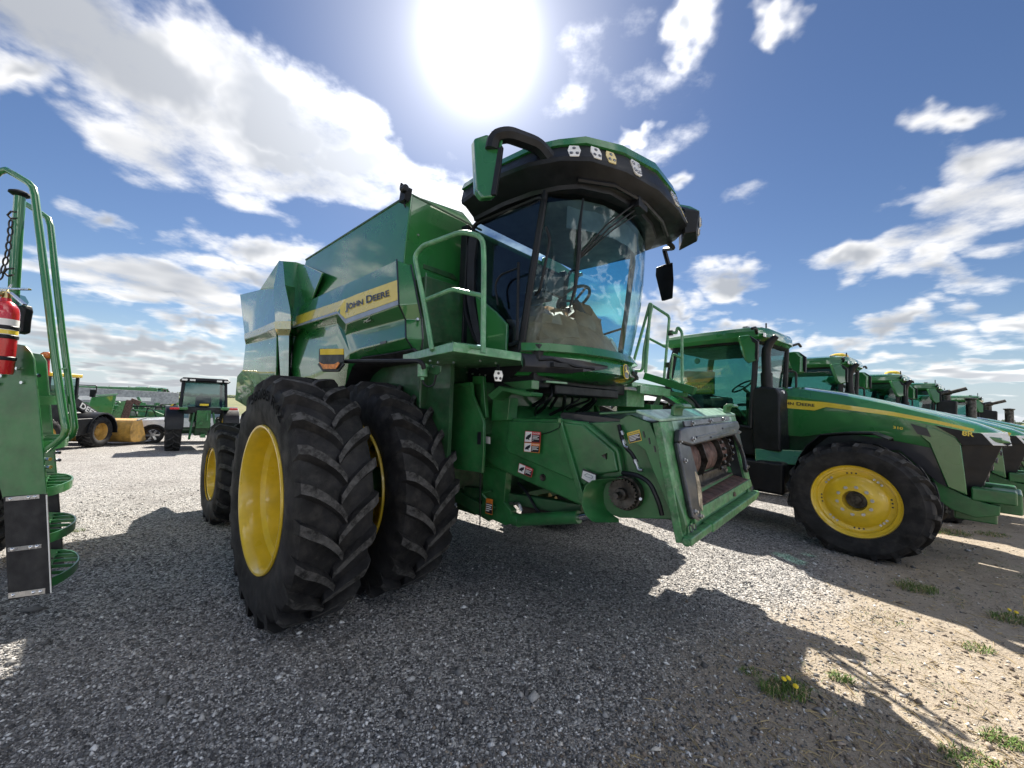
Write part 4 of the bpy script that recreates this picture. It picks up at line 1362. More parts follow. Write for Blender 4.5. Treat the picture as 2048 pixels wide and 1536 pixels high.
# worn cross sill, lower beam and the round locking tube
one('cross_sill', 'green_worn', FB, lambda m: m.prism(*fpoly([(.08, .06), (.955, .08), (.955, .17), (.08, .165)], -.02, .03)), bevel=.006)
one('sill_hole', 'rust', FB, lambda m: m.prism([fp(.60, .09, .031), fp(.625, .085, .031), fp(.635, .105, .031), fp(.63, .135, .031), fp(.605, .135, .031), fp(.595, .11, .031)], fn_ * .003))
one('lower_beam', 'green_light', FB, lambda m: m.prism(*fpoly([(.07, -.05), (1.0, -.04), (.96, .06), (.09, .055)], -.05, -.02)), bevel=.004)
tb0, tb1 = fp(-.02, -.035, .02), fp(1.02, -.03, .02)
one('locking_tube', 'green_worn', FB, lambda m: (m.bar(tb0, tb1, .055, .05), m.bar(tb0.lerp(tb1, .22), tb0.lerp(tb1, .93), .075, .06), m.cyl(tb0 - (tb1 - tb0) * .012, tb0, .026, 14)), bevel=.012)
one('corner_plate', 'green_worn', FB, lambda m: m.prism(*fpoly([(.005, -.06), (.10, -.03), (.11, .09), (.03, .06)], .0, .012)), bevel=.003)
one('corner_pins', 'black_decal', FB, lambda m: [m.lathe([(.016, .0), (.022, .004), (.026, .0)], fp(a, b, .013), fn_, 12) for a, b in ((.04, -.03), (.05, .035), (.085, .035), (.97, .03), (.985, .06))])

# decals on the feeder: white picture, black text block, coloured head
def sign(px, v, head, word, parent=FB, hc='red_decal', pict=True, lines=4, tcol='white', bgc='black_decal'):
    """px: lower-left, lower-right, upper-left, upper-right in photo pixels on plane v"""
    a, b, c, d = [P(x, y, v) for x, y in px]
    n = V(0, -1, 0)
    B = lambda s, t, k=0.0: (a + (b - a) * s) * (1 - t) + (c + (d - c) * s) * t + n * k
    quad = lambda s0, s1, t0, t1, k: [B(s0, t0, k), B(s1, t0, k), B(s1, t1, k), B(s0, t1, k)]
    base = one('warning_decal', hc, parent, lambda m: m.prism(quad(0, 1, 0, 1, .002), n * .001))
    if pict:
        one('decal_picture', 'white', base, lambda m: m.prism(quad(.03, .46, .04, .96, .004), n * .0008))
        one('decal_symbol', 'black_decal', base, lambda m: (m.prism([B(s, t, .0052) for s, t in ((.08, .40), (.20, .62), (.42, .82), (.40, .50), (.30, .34), (.34, .20), (.22, .28), (.10, .24))], n * .0006),))
        x0 = .48
    else:
        x0 = .05
    one('decal_text_block', bgc, base, lambda m: m.prism(quad(x0, .96, .05, .70, .004), n * .0008))
    m = MB()
    for i in range(lines):
        t = .62 - i * (.52 / lines)
        m.prism(quad(x0 + .04, .92 - (.1 if i % 2 else .0) - (.25 if i == lines - 1 else 0), t - .045, t + .015, .0052), n * .0006)
    m.build('decal_text_lines', tcol, base)
    if word:
        lettering('decal_word', word, B(x0 + .04, .76, .004), B(.95, .76, .004), B(x0 + .04, .92, .004), 'white' if hc != 'yellow_decal' else 'black_decal', base, bold=.01)
    return base


sign([(1049, 884), (1081, 886), (1051, 862), (1082, 864)], -.916, True, 'DANGER')
sign([(1048, 903), (1079, 906), (1049, 885), (1081, 887)], -.916, True, 'WARNING', hc='orange_decal')
sign([(1036, 944), (1063, 955), (1039, 926), (1067, 938)], -.90, True, 'DANGER')
sign([(1259, 887), (1284, 881), (1254, 866), (1279, 859)], -.952, True, 'CAUTION', hc='yellow_decal', pict=False)
sign([(971, 1026), (985, 1030), (973, 996), (986, 999)], -.905, True, None, hc='orange_decal', pict=False)
a_ = [P(x, y, -.918) for x, y in ((1162, 957), (1178, 966), (1192, 961), (1193, 948), (1166, 937))]
one('route_decal', 'black_decal', FB, lambda m: m.prism(a_, (0, .001, 0)))
b_ = [P(x, y, -.9195) for x, y in ((1163, 956), (1178, 965), (1191, 960), (1191, 950), (1166, 941))]
one('route_decal_field', 'white', FB, lambda m: m.prism(b_, (0, .001, 0)))
one('route_decal_outline', 'grey_decal', FB, lambda m: m.tube([P(x, y, -.922) for x, y in ((1169, 950), (1174, 947), (1186, 953), (1184, 957), (1172, 953), (1169, 950))], .002, 4))
# slots along the side plate
one('plate_slots', 'black_decal', FB, lambda m: [m.prism([P(x, y, -.955), P(x + 2.5, y - .5, -.955), P(x + 5, y + 12, -.955), P(x + 2.5, y + 12.5, -.955)], (0, .004, 0)) for x, y in ((1285, 863), (1296, 876), (1307, 892), (1319, 924), (1329, 950), (1340, 990))])
# hoses and fittings by the side plate
one('hose', 'plastic', FB, lambda m: (m.tube(rounded([P(1238, 850, -.97), P(1243, 875, -.99), P(1252, 896, -.98), P(1262, 905, -.97), P(1274, 925, -.97)], .05), .014, 8), m.tube(rounded([P(1245, 946, -.93), P(1275, 950, -.95), P(1300, 965, -.95), P(1318, 1005, -.94), P(1324, 1030, -.93)], .06), .016, 8)))
one('hose_fitting', 'steel', FB, lambda m: (m.cyl(P(1243, 862, -.985), P(1246, 870, -.985), .014, 8), m.cyl(P(1246, 880, -.99), P(1250, 888, -.99), .014, 8), m.tube(rounded([P(1246, 882, -1.0), P(1249, 893, -1.0), P(1257, 895, -1.0)], .02), .010, 8), m.cyl(P(1269, 919, -.98), P(1272, 927, -.98), .014, 8), m.tube(rounded([P(1272, 926, -.98), P(1277, 940, -.98), P(1285, 940, -.98)], .02), .010, 8), m.cyl(P(1281, 998, -.96), P(1281, 998, -.98), .010, 8)))

# --- lift post, cylinders and lower frame
for s in (1, -1):
    y0 = -.80 * s
    q = [P(966, 930, -.83), P(1013, 945, -.83), P(1008, 1005, -.83), P(1022, 1022, -.83), P(1022, 1048, -.83), P(1010, 1051, -.83), P(964, 1030, -.83)]
    q = [V(p.x, p.y * s, p.z) for p in q]
    one('lift_post', 'green_matt', CB, lambda m: m.prism(q, (0, .08 * s, 0)), bevel=.006)
    c0, c1, c2 = P(1036, 1040, -.80), P(1158, 1034, -.80), P(1178, 1033, -.80)
    cc_ = [V(p.x, p.y * s, p.z) for p in (c0, c1, c2)]
    cy = one('lift_cylinder', 'green_matt', CB, lambda m: (m.cyl(cc_[0], cc_[1], .052, 18), m.cyl(cc_[0] + V(-.05, 0, 0), cc_[0] + V(.03, 0, 0), .058, 18)), bevel=.006)
    one('cylinder_rod', 'chrome', cy, lambda m: m.cyl(cc_[1], cc_[2] + V(.12, 0, .05), .026, 12))
    one('cylinder_hose', 'plastic', cy, lambda m: m.tube(rounded([cc_[0] + V(.35, 0, .07), cc_[0] + V(.2, .02 * s, .12), cc_[0] + V(.05, .05 * s, .25), cc_[0] + V(-.1, .1 * s, .3)], .08), .013, 6))
    one('hydraulic_elbow', 'steel', cy, lambda m: m.tube(rounded([V(p.x, p.y * s, p.z) for p in (P(1020, 1007, -.80), P(1038, 1006, -.82), P(1043, 1022, -.82))], .04), .014, 8))
    one('axle_brace', 'green_dark', CB, lambda m: (m.bar((.15, -.9 * s, .95), (.95, -.75 * s, .72), .10, .12)), bevel=.01)
one('post_handle', 'green_matt', CB, lambda m: m.tube(rounded([P(982, 982, -.86), P(963, 986, -.88), P(990, 1017, -.86)], .03), .011, 6))
one('lower_crossmember', 'green_dark', CB, lambda m: (m.box(.45, .75, -.8, .8, .68, .80), m.bar((.6, -.8, .9), (1.9, -.65, .95), .08, .10), m.bar((.8, .6, .8), (2.2, .5, .9), .1, .12)), bevel=.01)
one('valve_block', 'brass', CB, lambda m: (m.cyl(P(1080, 995, -.45), P(1100, 992, -.45), .03, 8), m.cyl(P(1085, 1000, -.45), P(1112, 997, -.45), .022, 8), m.cyl(P(1078, 990, -.45), P(1082, 1004, -.45), .02, 8)))
# frame under the cab
one('throat_beams', 'green_matt', CB, lambda m: (m.box(1.0, 1.08, -.78, .70, 1.66, 1.72), m.box(1.02, 1.07, -.78, .70, 1.78, 1.92), m.box(.98, 1.02, -.80, .72, 1.55, 2.0), m.bar((1.10, -.78, 1.60), (1.10, .7, 1.60), .04, .02)), bevel=.006)
one('cab_mount_post', 'green_matt', CB, lambda m: (m.prism([P(985, 800, -.92), P(1020, 795, -.92), P(1015, 840, -.92), P(982, 842, -.92)], (0, .12, 0)), m.prism([P(945, 752, -1.0), P(966, 752, -1.0), P(972, 835, -1.0), P(966, 838, -1.0), P(944, 790, -1.0)], (0, .04, 0))), bevel=.006)
one('cab_bracket', 'green_matt', CB, lambda m: (m.prism([P(974, 790, -1.05), P(998, 772, -1.05), P(1062, 785, -1.05), P(1060, 792, -1.05), P(1050, 793, -1.05), P(1005, 782, -1.05), P(985, 800, -1.05)], (0, .16, 0)), m.prism([P(1005, 765, -.95), P(1064, 760, -.95), P(1063, 778, -.95), P(1040, 782, -.95)], (0, .10, 0))), bevel=.006)
one('step_plate', 'green_light', CB, lambda m: m.prism([V(1.55, -.75, 2.0), V(1.62, -.52, 2.0), V(1.45, -.45, 2.0), V(1.42, -.68, 2.0)], (0, 0, .02)), bevel=.004)
one('cab_underside', 'plastic', CB, lambda m: (m.box(.6, 1.5, -.85, .85, 1.95, 2.2), m.box(1.0, 1.55, -.6, .6, 1.90, 2.0)), bevel=.02)
hs = MB()
rr_ = random.Random(2)
for k in range(14):
    y = -.6 + k * .09
    x = 1.25 + rr_.uniform(-.1, .25)
    hs.tube(rounded([V(x, y, 2.0), V(x + rr_.uniform(-.05, .1), y + rr_.uniform(-.1, .1), 1.88), V(x - .1, y + rr_.uniform(-.1, .15), 1.78), V(x - .25, y + .1, 1.70)], .05), rr_.choice((.010, .014, .018)), 6)
hs.build('hose_bundle', 'plastic', CB)
one('frame_bolts', 'steel', CB, lambda m: [m.cyl(P(x, y, v), P(x, y, v) + V(.0, -.012, 0), .009, 6) for x, y, v in ((862, 722, -1.79), (878, 725, -1.72), (868, 733, -1.80), (909, 725, -1.6), (931, 734, -1.05), (935, 745, -1.05), (946, 748, -1.05), (960, 749, -1.05), (972, 751, -1.05), (956, 737, -1.05), (993, 726, -1.2), (962, 722, -1.5))])
one('dangling_strap', 'plastic', CB, lambda m: m.tube([P(961, 940, -1.0), P(960, 1000, -1.0), P(960, 1055, -1.0)], .006, 5))

# ------------------------------------------------------------------ the row of tractors
TF = Frame((5.42, 5.78, 0), 142)
Q = TF.v


def wheel_mesh(R, W, rr, nl, h, w, flat):
    o = tyre_mesh(R, W, rr, nl, h, w, flat=flat).build('tyre', ['rubber', 'rubber_worn'], None, smooth=32)
    me = o.data
    bpy.data.objects.remove(o)
    return me


TFM = wheel_mesh(.755, .48, .452, 20, .045, .055, .695)
TRM = wheel_mesh(1.0, .54, .60, 20, .05, .06, .96)
FDISH = [(.455, .215), (.462, .205), (.445, .19), (.43, .17), (.405, .165), (.395, .125), (.375, .12), (.335, .118), (.315, .135), (.24, .165), (.155, .175), (.128, .172), (.122, .12), (.118, .02), (.0, .0)]
RDISH = [(.61, .26), (.62, .24), (.59, .22), (.56, .10), (.50, .08), (.30, .0), (.15, .0), (.14, .05), (0, .05)]


def t1_hub(w, out):
    one('hub', 'dark_steel', w, lambda m: (m.cyl((0, .0, 0), (0, .045 * out, 0), .112, 20), m.cyl((0, .04 * out, 0), (0, .06 * out, 0), .06, 16)), bevel=.006)
    for k in range(10):
        a = 2 * math.pi * k / 10 + .2
        c = V(.175 * math.cos(a), .168 * out, .175 * math.sin(a))
        one('wheel_nut', 'steel', w, lambda m: (m.cyl(c, c + V(0, .02 * out, 0), .017, 6), m.cyl(c, c + V(0, .006 * out, 0), .022, 10)))
    for k in range(8):
        for j in (-1, 0, 1):
            a = 2 * math.pi * k / 8 + j * .13 + .1
            c = V(.352 * math.cos(a), .117 * out, .352 * math.sin(a))
            if k % 2:
                one('rim_bolt', 'steel', w, lambda m: m.cyl(c, c + V(0, .014 * out, 0), .015, 6))
            else:
                one('rim_hole', 'black_decal', w, lambda m: m.cyl(c + V(0, -.004 * out, 0), c + V(0, .003 * out, 0), .011, 8))


def loft_hood(m):
    # sections along the hood: u, half width low, half width top, z low, z shoulder, z top
    S = [(-1.12, .47, .36, 1.45, 2.10, 2.25), (-.75, .48, .37, 1.45, 2.07, 2.235), (-.30, .47, .36, 1.55, 1.98, 2.15), (.20, .46, .34, 1.50, 1.84, 2.02), (.65, .455, .35, 1.42, 1.72, 1.88), (1.0, .45, .34, 1.52, 1.64, 1.76), (1.20, .43, .33, 1.54, 1.58, 1.66), (1.26, .38, .28, 1.54, 1.56, 1.60)]
    rings = []
    for u, a, b, z0, z1, z2 in S:
        rings.append([V(u, -a * .96, z0), V(u, -a, (z0 + z1) / 2), V(u, -a, z1), V(u, -b, z2 - .035), V(u, -b * .55, z2), V(u, 0, z2 + .015), V(u, b * .55, z2), V(u, b, z2 - .035), V(u, a, z1), V(u, a, (z0 + z1) / 2), V(u, a * .96, z0)])
    m.loft(rings)


def make_tractor(root, style='pipe', dome=False, full=True):
    add = lambda nm, mt, fn, bevel=0.0, smooth=38, par=root: one(nm, mt, par, fn, smooth, bevel)
    for (u, v, z, me, prof, hub, nm) in ((0, -1.0, .70, TFM, FDISH, t1_hub if full else None, 'front_wheel'), (0, 1.0, .70, TFM, FDISH, None, 'front_wheel'), (-3.05, -.95, .965, TRM, RDISH, None, 'rear_wheel'), (-3.05, .95, .965, TRM, RDISH, None, 'rear_wheel')):
        wheel(root, (u, v, z), me, 'yellow', prof, -1 if v < 0 else 1, extra=hub, name=nm)
    add('front_axle', 'green_dark', lambda m: (m.cyl((0, -.95, .70), (0, .95, .70), .10, 14), m.box(-.2, .2, -.5, .5, .62, .9)), .01)
    add('rear_axle', 'green_dark', lambda m: m.cyl((-3.05, -.95, .965), (-3.05, .95, .965), .14, 14))
    add('frame', 'green_dark', lambda m: (m.box(-3.3, .9, -.30, .30, .72, 1.30), m.box(-1.1, .9, -.34, .34, 1.0, 1.5)), .02)
    # hood
    hood = add('hood', 'green', loft_hood, .01, 24)
    for s in (1, -1):
        MIRR = (lambda q: q) if s > 0 else mir
        sp = MIRR([Q(1854, 849, -.46), Q(1912, 875, -.46), Q(1922, 889, -.46), Q(1935, 991, -.44), Q(1895, 974, -.46), Q(1858, 886, -.47), Q(1840, 872, -.47)])
        add('front_side_panel', 'green', lambda m: m.prism(sp, (0, .05 * s, 0)), .012)
        st_u = [(1561, 798), (1647, 804), (1720, 814), (1788, 824), (1870, 840), (1949, 858)]
        st_l = [(1562, 815), (1629, 821), (1652, 814), (1788, 832), (1870, 847), (1947, 863)]
        su = MIRR([Q(x, y, -.485) for x, y in st_u])
        sd = MIRR([Q(x, y, -.485) for x, y in ((1562, 815), (1629, 821), (1652, 814), (1788, 832), (1870, 847), (1947, 863))])
        # stripe as one strip: resample the lower edge so that both edges pair up
        add('stripe', 'yellow_decal', lambda m: m.prism(su + sd[::-1], (0, .004 * s, 0)), 0, 0)
        # black lower side with vent, grey grille field
        blk = MIRR([Q(1788, 858, -.475), Q(1870, 851, -.475), Q(1949, 865, -.475), Q(1965, 868, -.44), Q(1985, 890, -.42), Q(1922, 887, -.470), Q(1912, 873, -.475), Q(1854, 847, -.475)])
        bl2 = MIRR([Q(1868, 850, -.488), Q(1948, 866, -.488), Q(1962, 866, -.47), Q(1986, 891, -.45), Q(1924, 890, -.488), Q(1912, 874, -.488)])
        add('nose_panel', 'plastic', lambda m: m.prism(bl2, (0, .02 * s, 0)), .004)
        vt = MIRR([Q(1821, 847, -.486), Q(1854, 857, -.486), Q(1862, 874, -.486), Q(1835, 868, -.486)])
        add('hood_vent', 'black_decal', lambda m: m.prism(vt, (0, .006 * s, 0)))
        ebl = MIRR([Q(1600, 905, -.43), Q(1640, 880, -.43), Q(1680, 861, -.43), Q(1740, 854, -.43), Q(1800, 862, -.43), Q(1858, 884, -.43), Q(1895, 974, -.43), Q(1877, 966, -.43), Q(1800, 900, -.43)])
        add('engine_bay', 'black_decal', lambda m: m.prism(ebl, (0, .03 * s, 0)))
        bol = MIRR([Q(1862, 955, -.40), Q(1895, 974, -.40), Q(1936, 994, -.40), Q(1971, 1006, -.40), Q(2002, 1013, -.40), Q(2000, 1032, -.40), Q(1952, 1036, -.40), Q(1905, 1020, -.40), Q(1880, 1003, -.40), Q(1868, 970, -.40)])
        add('front_bolster', 'green_matt', lambda m: m.prism(bol, (0, .10 * s, 0)), .012)
        hl = MIRR([Q(1963, 866, -.46), Q(2016, 866, -.34), Q(2025, 892, -.36), Q(1987, 891, -.46)])
        hlm = add('headlight', 'led', lambda m: m.prism(hl, (-.02, .03 * s, 0)), .004)
        add('headlight_divider', 'plastic', lambda m: m.prism([hl[0].lerp(hl[2], .45) + V(.004, -.004 * s, 0), hl[1].lerp(hl[2], .8) + V(.004, -.004 * s, 0), hl[3].lerp(hl[2], .7) + V(.004, -.004 * s, .0)], (.002, -.003 * s, 0)), par=hlm)
        # front fender
        fo = [Q(1582, 950, -1.18), Q(1596, 915, -1.18), Q(1612, 890, -1.18), Q(1640, 868, -1.18), Q(1690, 864, -1.18), Q(1742, 865, -1.18), Q(1776, 878, -1.18)]
        fo = [V(p.x, p.y * s, p.z) for p in fo]
        add('front_fender', 'plastic', lambda m: m.sheet([fo, [V(p.x, -.80 * s, p.z + .005) for p in fo], [V(p.x, -.76 * s, p.z - .03) for p in fo]], (0, 0, -.018)), .006)
        # rear fender: wide arch
        cx, cz, R = -3.05, 1.0, 1.13
        rows = []
        for (yy, rr) in ((-1.28, R - .05), (-1.26, R), (-.78, R + .02), (-.72, R + .04)):
            rows.append([V(cx + rr * math.cos(a), yy * s, cz + rr * math.sin(a)) for a in np.linspace(rad(-5), rad(165), 16)])
        add('rear_fender', 'green', lambda m: m.sheet(rows[1:], (0, 0, -.02)), .004, 50)
        add('fender_trim', 'plastic', lambda m: m.sheet(rows[:2], (0, .015 * s, -.02)), 0, 50)
        # cab posts and glass
        zt = 3.02
        add('cab_post', 'plastic', lambda m: m.tube([V(-1.40, -.70 * s, 1.55), V(-1.33, -.74 * s, 2.3), V(-1.30, -.72 * s, zt)], .045, 8))
        add('cab_post', 'plastic', lambda m: m.tube([V(-2.85, -.80 * s, 2.1), V(-2.78, -.80 * s, 2.6), V(-2.70, -.74 * s, zt)], .05, 8))
        gd = [V(-1.38, -.735 * s, 1.55), V(-1.31, -.735 * s, zt - .02), V(-2.66, -.76 * s, zt - .02), V(-2.80, -.80 * s, 2.15), V(-2.35, -.80 * s, 2.05), V(-2.0, -.78 * s, 1.6)]
        add('side_window', 'glass_tractor', lambda m: m.prism(gd, (0, .006 * s, 0)))
        add('window_seal', 'plastic', lambda m: m.tube(rounded(gd + [gd[0]], .12, 4), .028, 6))
        add('lower_cab_side', 'plastic', lambda m: m.prism([V(-1.32, -.72 * s, 1.1), V(-1.34, -.72 * s, 1.62), V(-2.0, -.76 * s, 1.62), V(-2.3, -.78 * s, 2.0), V(-2.4, -.76 * s, 1.1)], (0, .04 * s, 0)), .01)
        # tank and steps below the cab
        add('fuel_tank', 'plastic', lambda m: m.box(-2.1, -.85, min(-.92 * s, -.35 * s), max(-.92 * s, -.35 * s), .55, 1.05), .06)
        add('step_cover', 'green', lambda m: m.prism([V(-1.30, -.80 * s, 1.22), V(-.62, -.60 * s, 1.25), V(-.60, -.60 * s, 1.02), V(-1.25, -.92 * s, 1.0)], (0, .15 * s, 0)), .015)
    # windscreen, rear glass, dashboard, seat
    add('windshield', 'glass_tractor', lambda m: m.prism([V(-1.36, -.68, 1.9), V(-1.30, -.68, 3.0), V(-1.30, .68, 3.0), V(-1.36, .68, 1.9)], (.006, 0, 0)))
    add('rear_window', 'glass_tractor', lambda m: m.prism([V(-2.85, -.74, 2.1), V(-2.72, -.70, 3.0), V(-2.72, .70, 3.0), V(-2.85, .74, 2.1)], (.006, 0, 0)))
    add('dashboard', 'interior', lambda m: (m.box(-1.6, -1.38, -.35, .35, 1.5, 2.15), m.tube([V(-1.62, 0, 2.1), V(-1.78, 0, 2.25)], .03, 8)), .03)
    swc = V(-1.80, 0, 2.28)
    add('steering_wheel', 'interior', lambda m: (m.tube(arc(swc, .18, 0, 6.283, 20, (0, 1, 0), V(.8, 0, .55).normalized()), .015, 6), m.tube([swc + V(0, -.18, 0), swc + V(0, .18, 0)], .012, 6)))
    add('driver_seat', 'interior', lambda m: (m.box(-2.5, -2.0, -.25, .25, 1.75, 1.9), m.loft([[V(-2.55, -.24, 1.85), V(-2.42, -.24, 1.85), V(-2.42, .24, 1.85), V(-2.55, .24, 1.85)], [V(-2.66, -.2, 2.55), V(-2.56, -.2, 2.55), V(-2.56, .2, 2.55), V(-2.66, .2, 2.55)]]), m.box(-2.4, -2.1, -.15, .15, 1.3, 1.8)), .04)
    add('cab_floor', 'interior', lambda m: m.box(-2.7, -1.35, -.72, .72, 1.15, 1.35))
    add('inner_fender', 'interior_grey', lambda m: (m.box(-2.85, -2.25, -.78, -.5, 1.35, 2.1), m.box(-2.85, -2.25, .5, .78, 1.35, 2.1)), .05)
    add('head_lining', 'interior_grey', lambda m: m.box(-2.68, -1.34, -.68, .68, 2.90, 2.99), .03)
    # roof
    ro = [(-2.98, .62), (-2.86, .84), (-2.2, .90), (-1.6, .88), (-1.25, .80), (-1.16, .55)]
    ring = [(u, -w) for u, w in ro] + [(u, w) for u, w in ro[::-1]]
    rz = lambda k, z, c=0.0: [V(-1.95 + (u + 1.95) * k, w * k, z + c * (1 - (w / .9) ** 2)) for u, w in ring]
    add('roof', 'green', lambda m: m.loft([rz(.93, 3.00), rz(1.0, 3.06), rz(1.0, 3.15), rz(.96, 3.21, .02), rz(.75, 3.26, .03), rz(.3, 3.28, .03)]), .004, 30)
    add('roof_underside', 'plastic', lambda m: m.loft([rz(.88, 2.965), rz(.955, 3.03)]))
    add('roof_light', 'led', lambda m: [m.obox((u, w, 3.085), (.008, .03, 0), (-.02, .09, 0), (0, 0, .035)) for u, w in ((-1.20, -.64), (-1.20, .64))] + [m.obox((u, w, 3.085), (.008, -.03, 0), (.02, .09, 0), (0, 0, .035)) for u, w in ((-2.99, -.60), (-2.99, .60))], .006)
    add('roof_vent', 'grey_metal', lambda m: (m.box(-1.5, -1.24, -.66, .66, 3.19, 3.235), m.box(-1.52, -1.44, -.72, -.6, 3.22, 3.27)), .01)
    # mirrors
    for s in (1, -1):
        arm = [V(-1.25, -.85 * s, 3.10), V(-1.2, -1.05 * s, 3.16), V(-1.2, -1.18 * s, 3.12)]
        mm = [Q(1477, 672, -1.22), Q(1499, 669, -1.22), Q(1514, 683, -1.20), Q(1513, 721, -1.20), Q(1499, 726, -1.22), Q(1491, 718, -1.24)]
        mm = [V(p.x + .0, p.y * s, p.z) for p in mm]
        add('mirror_arm', 'plastic', lambda m: m.tube(rounded(arm, .05), .025, 6))
        mo = add('mirror', 'green', lambda m: m.prism(mm, (-.06, .10 * s, 0)), .018)
        b4 = [mm[1] + V(.005, 0, -.02), mm[2] + V(.015, 0, 0), mm[3] + V(.015, 0, 0), mm[3] + V(-.02, -.0, .02), mm[2] + V(-.05, 0, -.04)]
        add('mirror_back', 'plastic', lambda m: m.prism([p + V(0, -.006 * s, 0) for p in b4], (.0, .06 * s, 0)), .004, par=mo)
    # exhaust / intake
    if style == 'pipe':
        bx = [Q(1503, 779, -.78), Q(1520, 772, -.78), Q(1552, 776, -.78), Q(1559, 788, -.78), Q(1561, 904, -.78), Q(1504, 898, -.78)]
        add('exhaust_box', 'plastic', lambda m: m.prism(bx, (.02, .38, 0)), .035)
        e = [Q(1534, 775, -.62), Q(1533, 748, -.62), Q(1533, 746, -.62), Q(1532, 712, -.62), Q(1533, 699, -.62), Q(1540, 684, -.62), Q(1553, 672, -.62)]
        add('exhaust_pipe', 'plastic', lambda m: (m.tube(e[:3], .085, 16), m.tube(e[2:], [.068, .068, .068, .064, .045], 16)), 0, 40)
        add('grab_rail', 'plastic', lambda m: m.tube(rounded([V(-1.30, .72, 2.0), V(-1.2, .9, 2.0), V(-1.2, .9, 2.6), V(-1.3, .76, 2.62)], .06), .02, 6))
        for (x, y) in ((1564, 786), (1558, 809)):
            lamp(Q(x, y, -.60), (1, -.5, 0), .08, .08, 'led', parent=root)
    else:
        add('exhaust_box', 'plastic', lambda m: m.loft([[V(-1.25, -.78, 1.4), V(-.85, -.74, 1.4), V(-.85, -.40, 1.4), V(-1.25, -.40, 1.4)], [V(-1.25, -.78, 2.7), V(-.82, -.74, 2.66), V(-.82, -.40, 2.66), V(-1.25, -.40, 2.7)]]), .04)
        add('exhaust_pipe', 'dark_steel', lambda m: (m.cyl((-1.05, -.58, 2.65), (-1.05, -.58, 2.85), .10, 14), m.cyl((-1.25, -.60, 2.86), (-.95, -.58, 2.95), .085, 12), m.cyl((-1.0, -.58, 2.92), (-.62, -.56, 3.06), .055, 12)), 0)
        add('intake_stack', 'dark_steel', lambda m: (m.cyl((-.55, -.50, 1.9), (-.55, -.50, 2.72), .11, 16), m.lathe([(.11, 0), (.145, .03), (.145, .06), (.0, .08)], (-.55, -.50, 2.70), (0, 0, 1), 16)), 0)
    if dome:
        add('roof_dome', 'yellow', lambda m: m.lathe([(.0, .09), (.10, .085), (.17, .05), (.19, .0), (.19, -.03)], (-1.5, 0, 3.30), (0, 0, 1), 20))
    add('roof_antenna', 'plastic', lambda m: m.cyl((-1.3, -.3, 3.26), (-1.3, -.3, 3.36), .012, 6))
    # grille and front hitch
    add('grille', 'plastic', lambda m: m.loft([[V(.9, -.42, 1.55), V(1.22, -.36, 1.56), V(1.22, .36, 1.56), V(.9, .42, 1.55)], [V(.75, -.40, .82), V(1.0, -.28, .86), V(1.0, .28, .86), V(.75, .40, .82)]]), .01)
    for k in range(7):
        t_ = k / 6
        add('grille_slat', 'plastic_grey', lambda m: m.bar(V(1.225 - .215 * t_, -.34 + .07 * t_, 1.50 - .58 * t_), V(1.225 - .215 * t_, .34 - .07 * t_, 1.50 - .58 * t_), .02, .03))
    add('front_hitch', 'green_matt', lambda m: (m.box(.95, 1.30, -.42, -.22, .82, .98), m.box(.95, 1.30, .22, .42, .82, .98), m.box(1.1, 1.34, -.30, .30, .70, .95), m.box(.8, 1.15, -.3, .3, .55, .80)), .02)
    # lettering
    hl_ = lambda x, y: Q(x, y, -.491)
    lettering('lettering', 'John Deere', hl_(1557, 810), hl_(1629, 816), hl_(1557, 801), 'black_decal', root, bold=.02, smallcaps=True)
    lettering('lettering', '310', hl_(1786, 857), hl_(1806, 860), hl_(1786, 851.5), 'yellow_decal', root, bold=.03)
    lettering('lettering', '8R', hl_(1924, 871), hl_(1948, 874), hl_(1924, 860.5), 'yellow_decal', root, bold=.03)


T1 = thing('tractor', 'nearest green tractor of the right-hand row, big yellow front wheel beside the combine feeder', 'tractor', TF.o, TF.rz, 'tractors parked in a row on the right')
make_tractor(T1)
# a printed board and a round tag seen inside the cab
one('window_board', 'green_matt', T1, lambda m: m.prism([V(-2.62, -.62, 2.10), V(-2.02, -.62, 2.10), V(-2.02, -.62, 2.52), V(-2.62, -.62, 2.56)], (0, .015, 0)))
one('window_board_band', 'yellow_decal', T1, lambda m: m.prism([V(-2.60, -.625, 2.12), V(-2.03, -.625, 2.12), V(-2.03, -.625, 2.32), V(-2.60, -.625, 2.34)], (0, .003, 0)))
lettering('lettering', 'John Deere', (-2.06, -.629, 2.18), (-2.48, -.629, 2.20), (-2.06, -.629, 2.28), 'black_decal', T1, bold=.02, smallcaps=True)
one('hanging_tag', 'grey_decal', T1, lambda m: m.cyl(V(-2.35, -.60, 2.74), V(-2.35, -.59, 2.74), .055, 16))


def place_t(root, u, v, z):
    p = TF.o + TF.f * u + TF.l * v
    root.location = (p.x, p.y, z)


for (u, v, z, lab) in ((.30, 4.0, -.10, 'second green tractor of the right-hand row, black curved exhaust and yellow roof dome'), (.72, 8.0, -.22, 'third green tractor of the right-hand row, only cab and mirrors showing')):
    t = copy_tree(T1)
    for c in list(t.children):
        if c.name.split('.')[0] in ('window_board', 'window_board_band', 'hanging_tag') or (c.name.startswith('lettering') and c.data.vertices[0].co.x < -1.9):
            bpy.data.objects.remove(c)
    one('roof_dome', 'yellow', t, lambda m: m.lathe([(.0, .09), (.10, .085), (.17, .05), (.19, .0), (.19, -.03)], (-1.5, 0, 3.30), (0, 0, 1), 20))
    t['label'] = lab
    place_t(t, u, v, z)
T4 = thing('tractor', 'fourth tractor of the right-hand row, square black exhaust box and capped intake stack', 'tractor', TF.o, TF.rz, 'tractors parked in a row on the right')
make_tractor(T4, style='box', full=False)
place_t(T4, 1.15, 11.2, -.28)
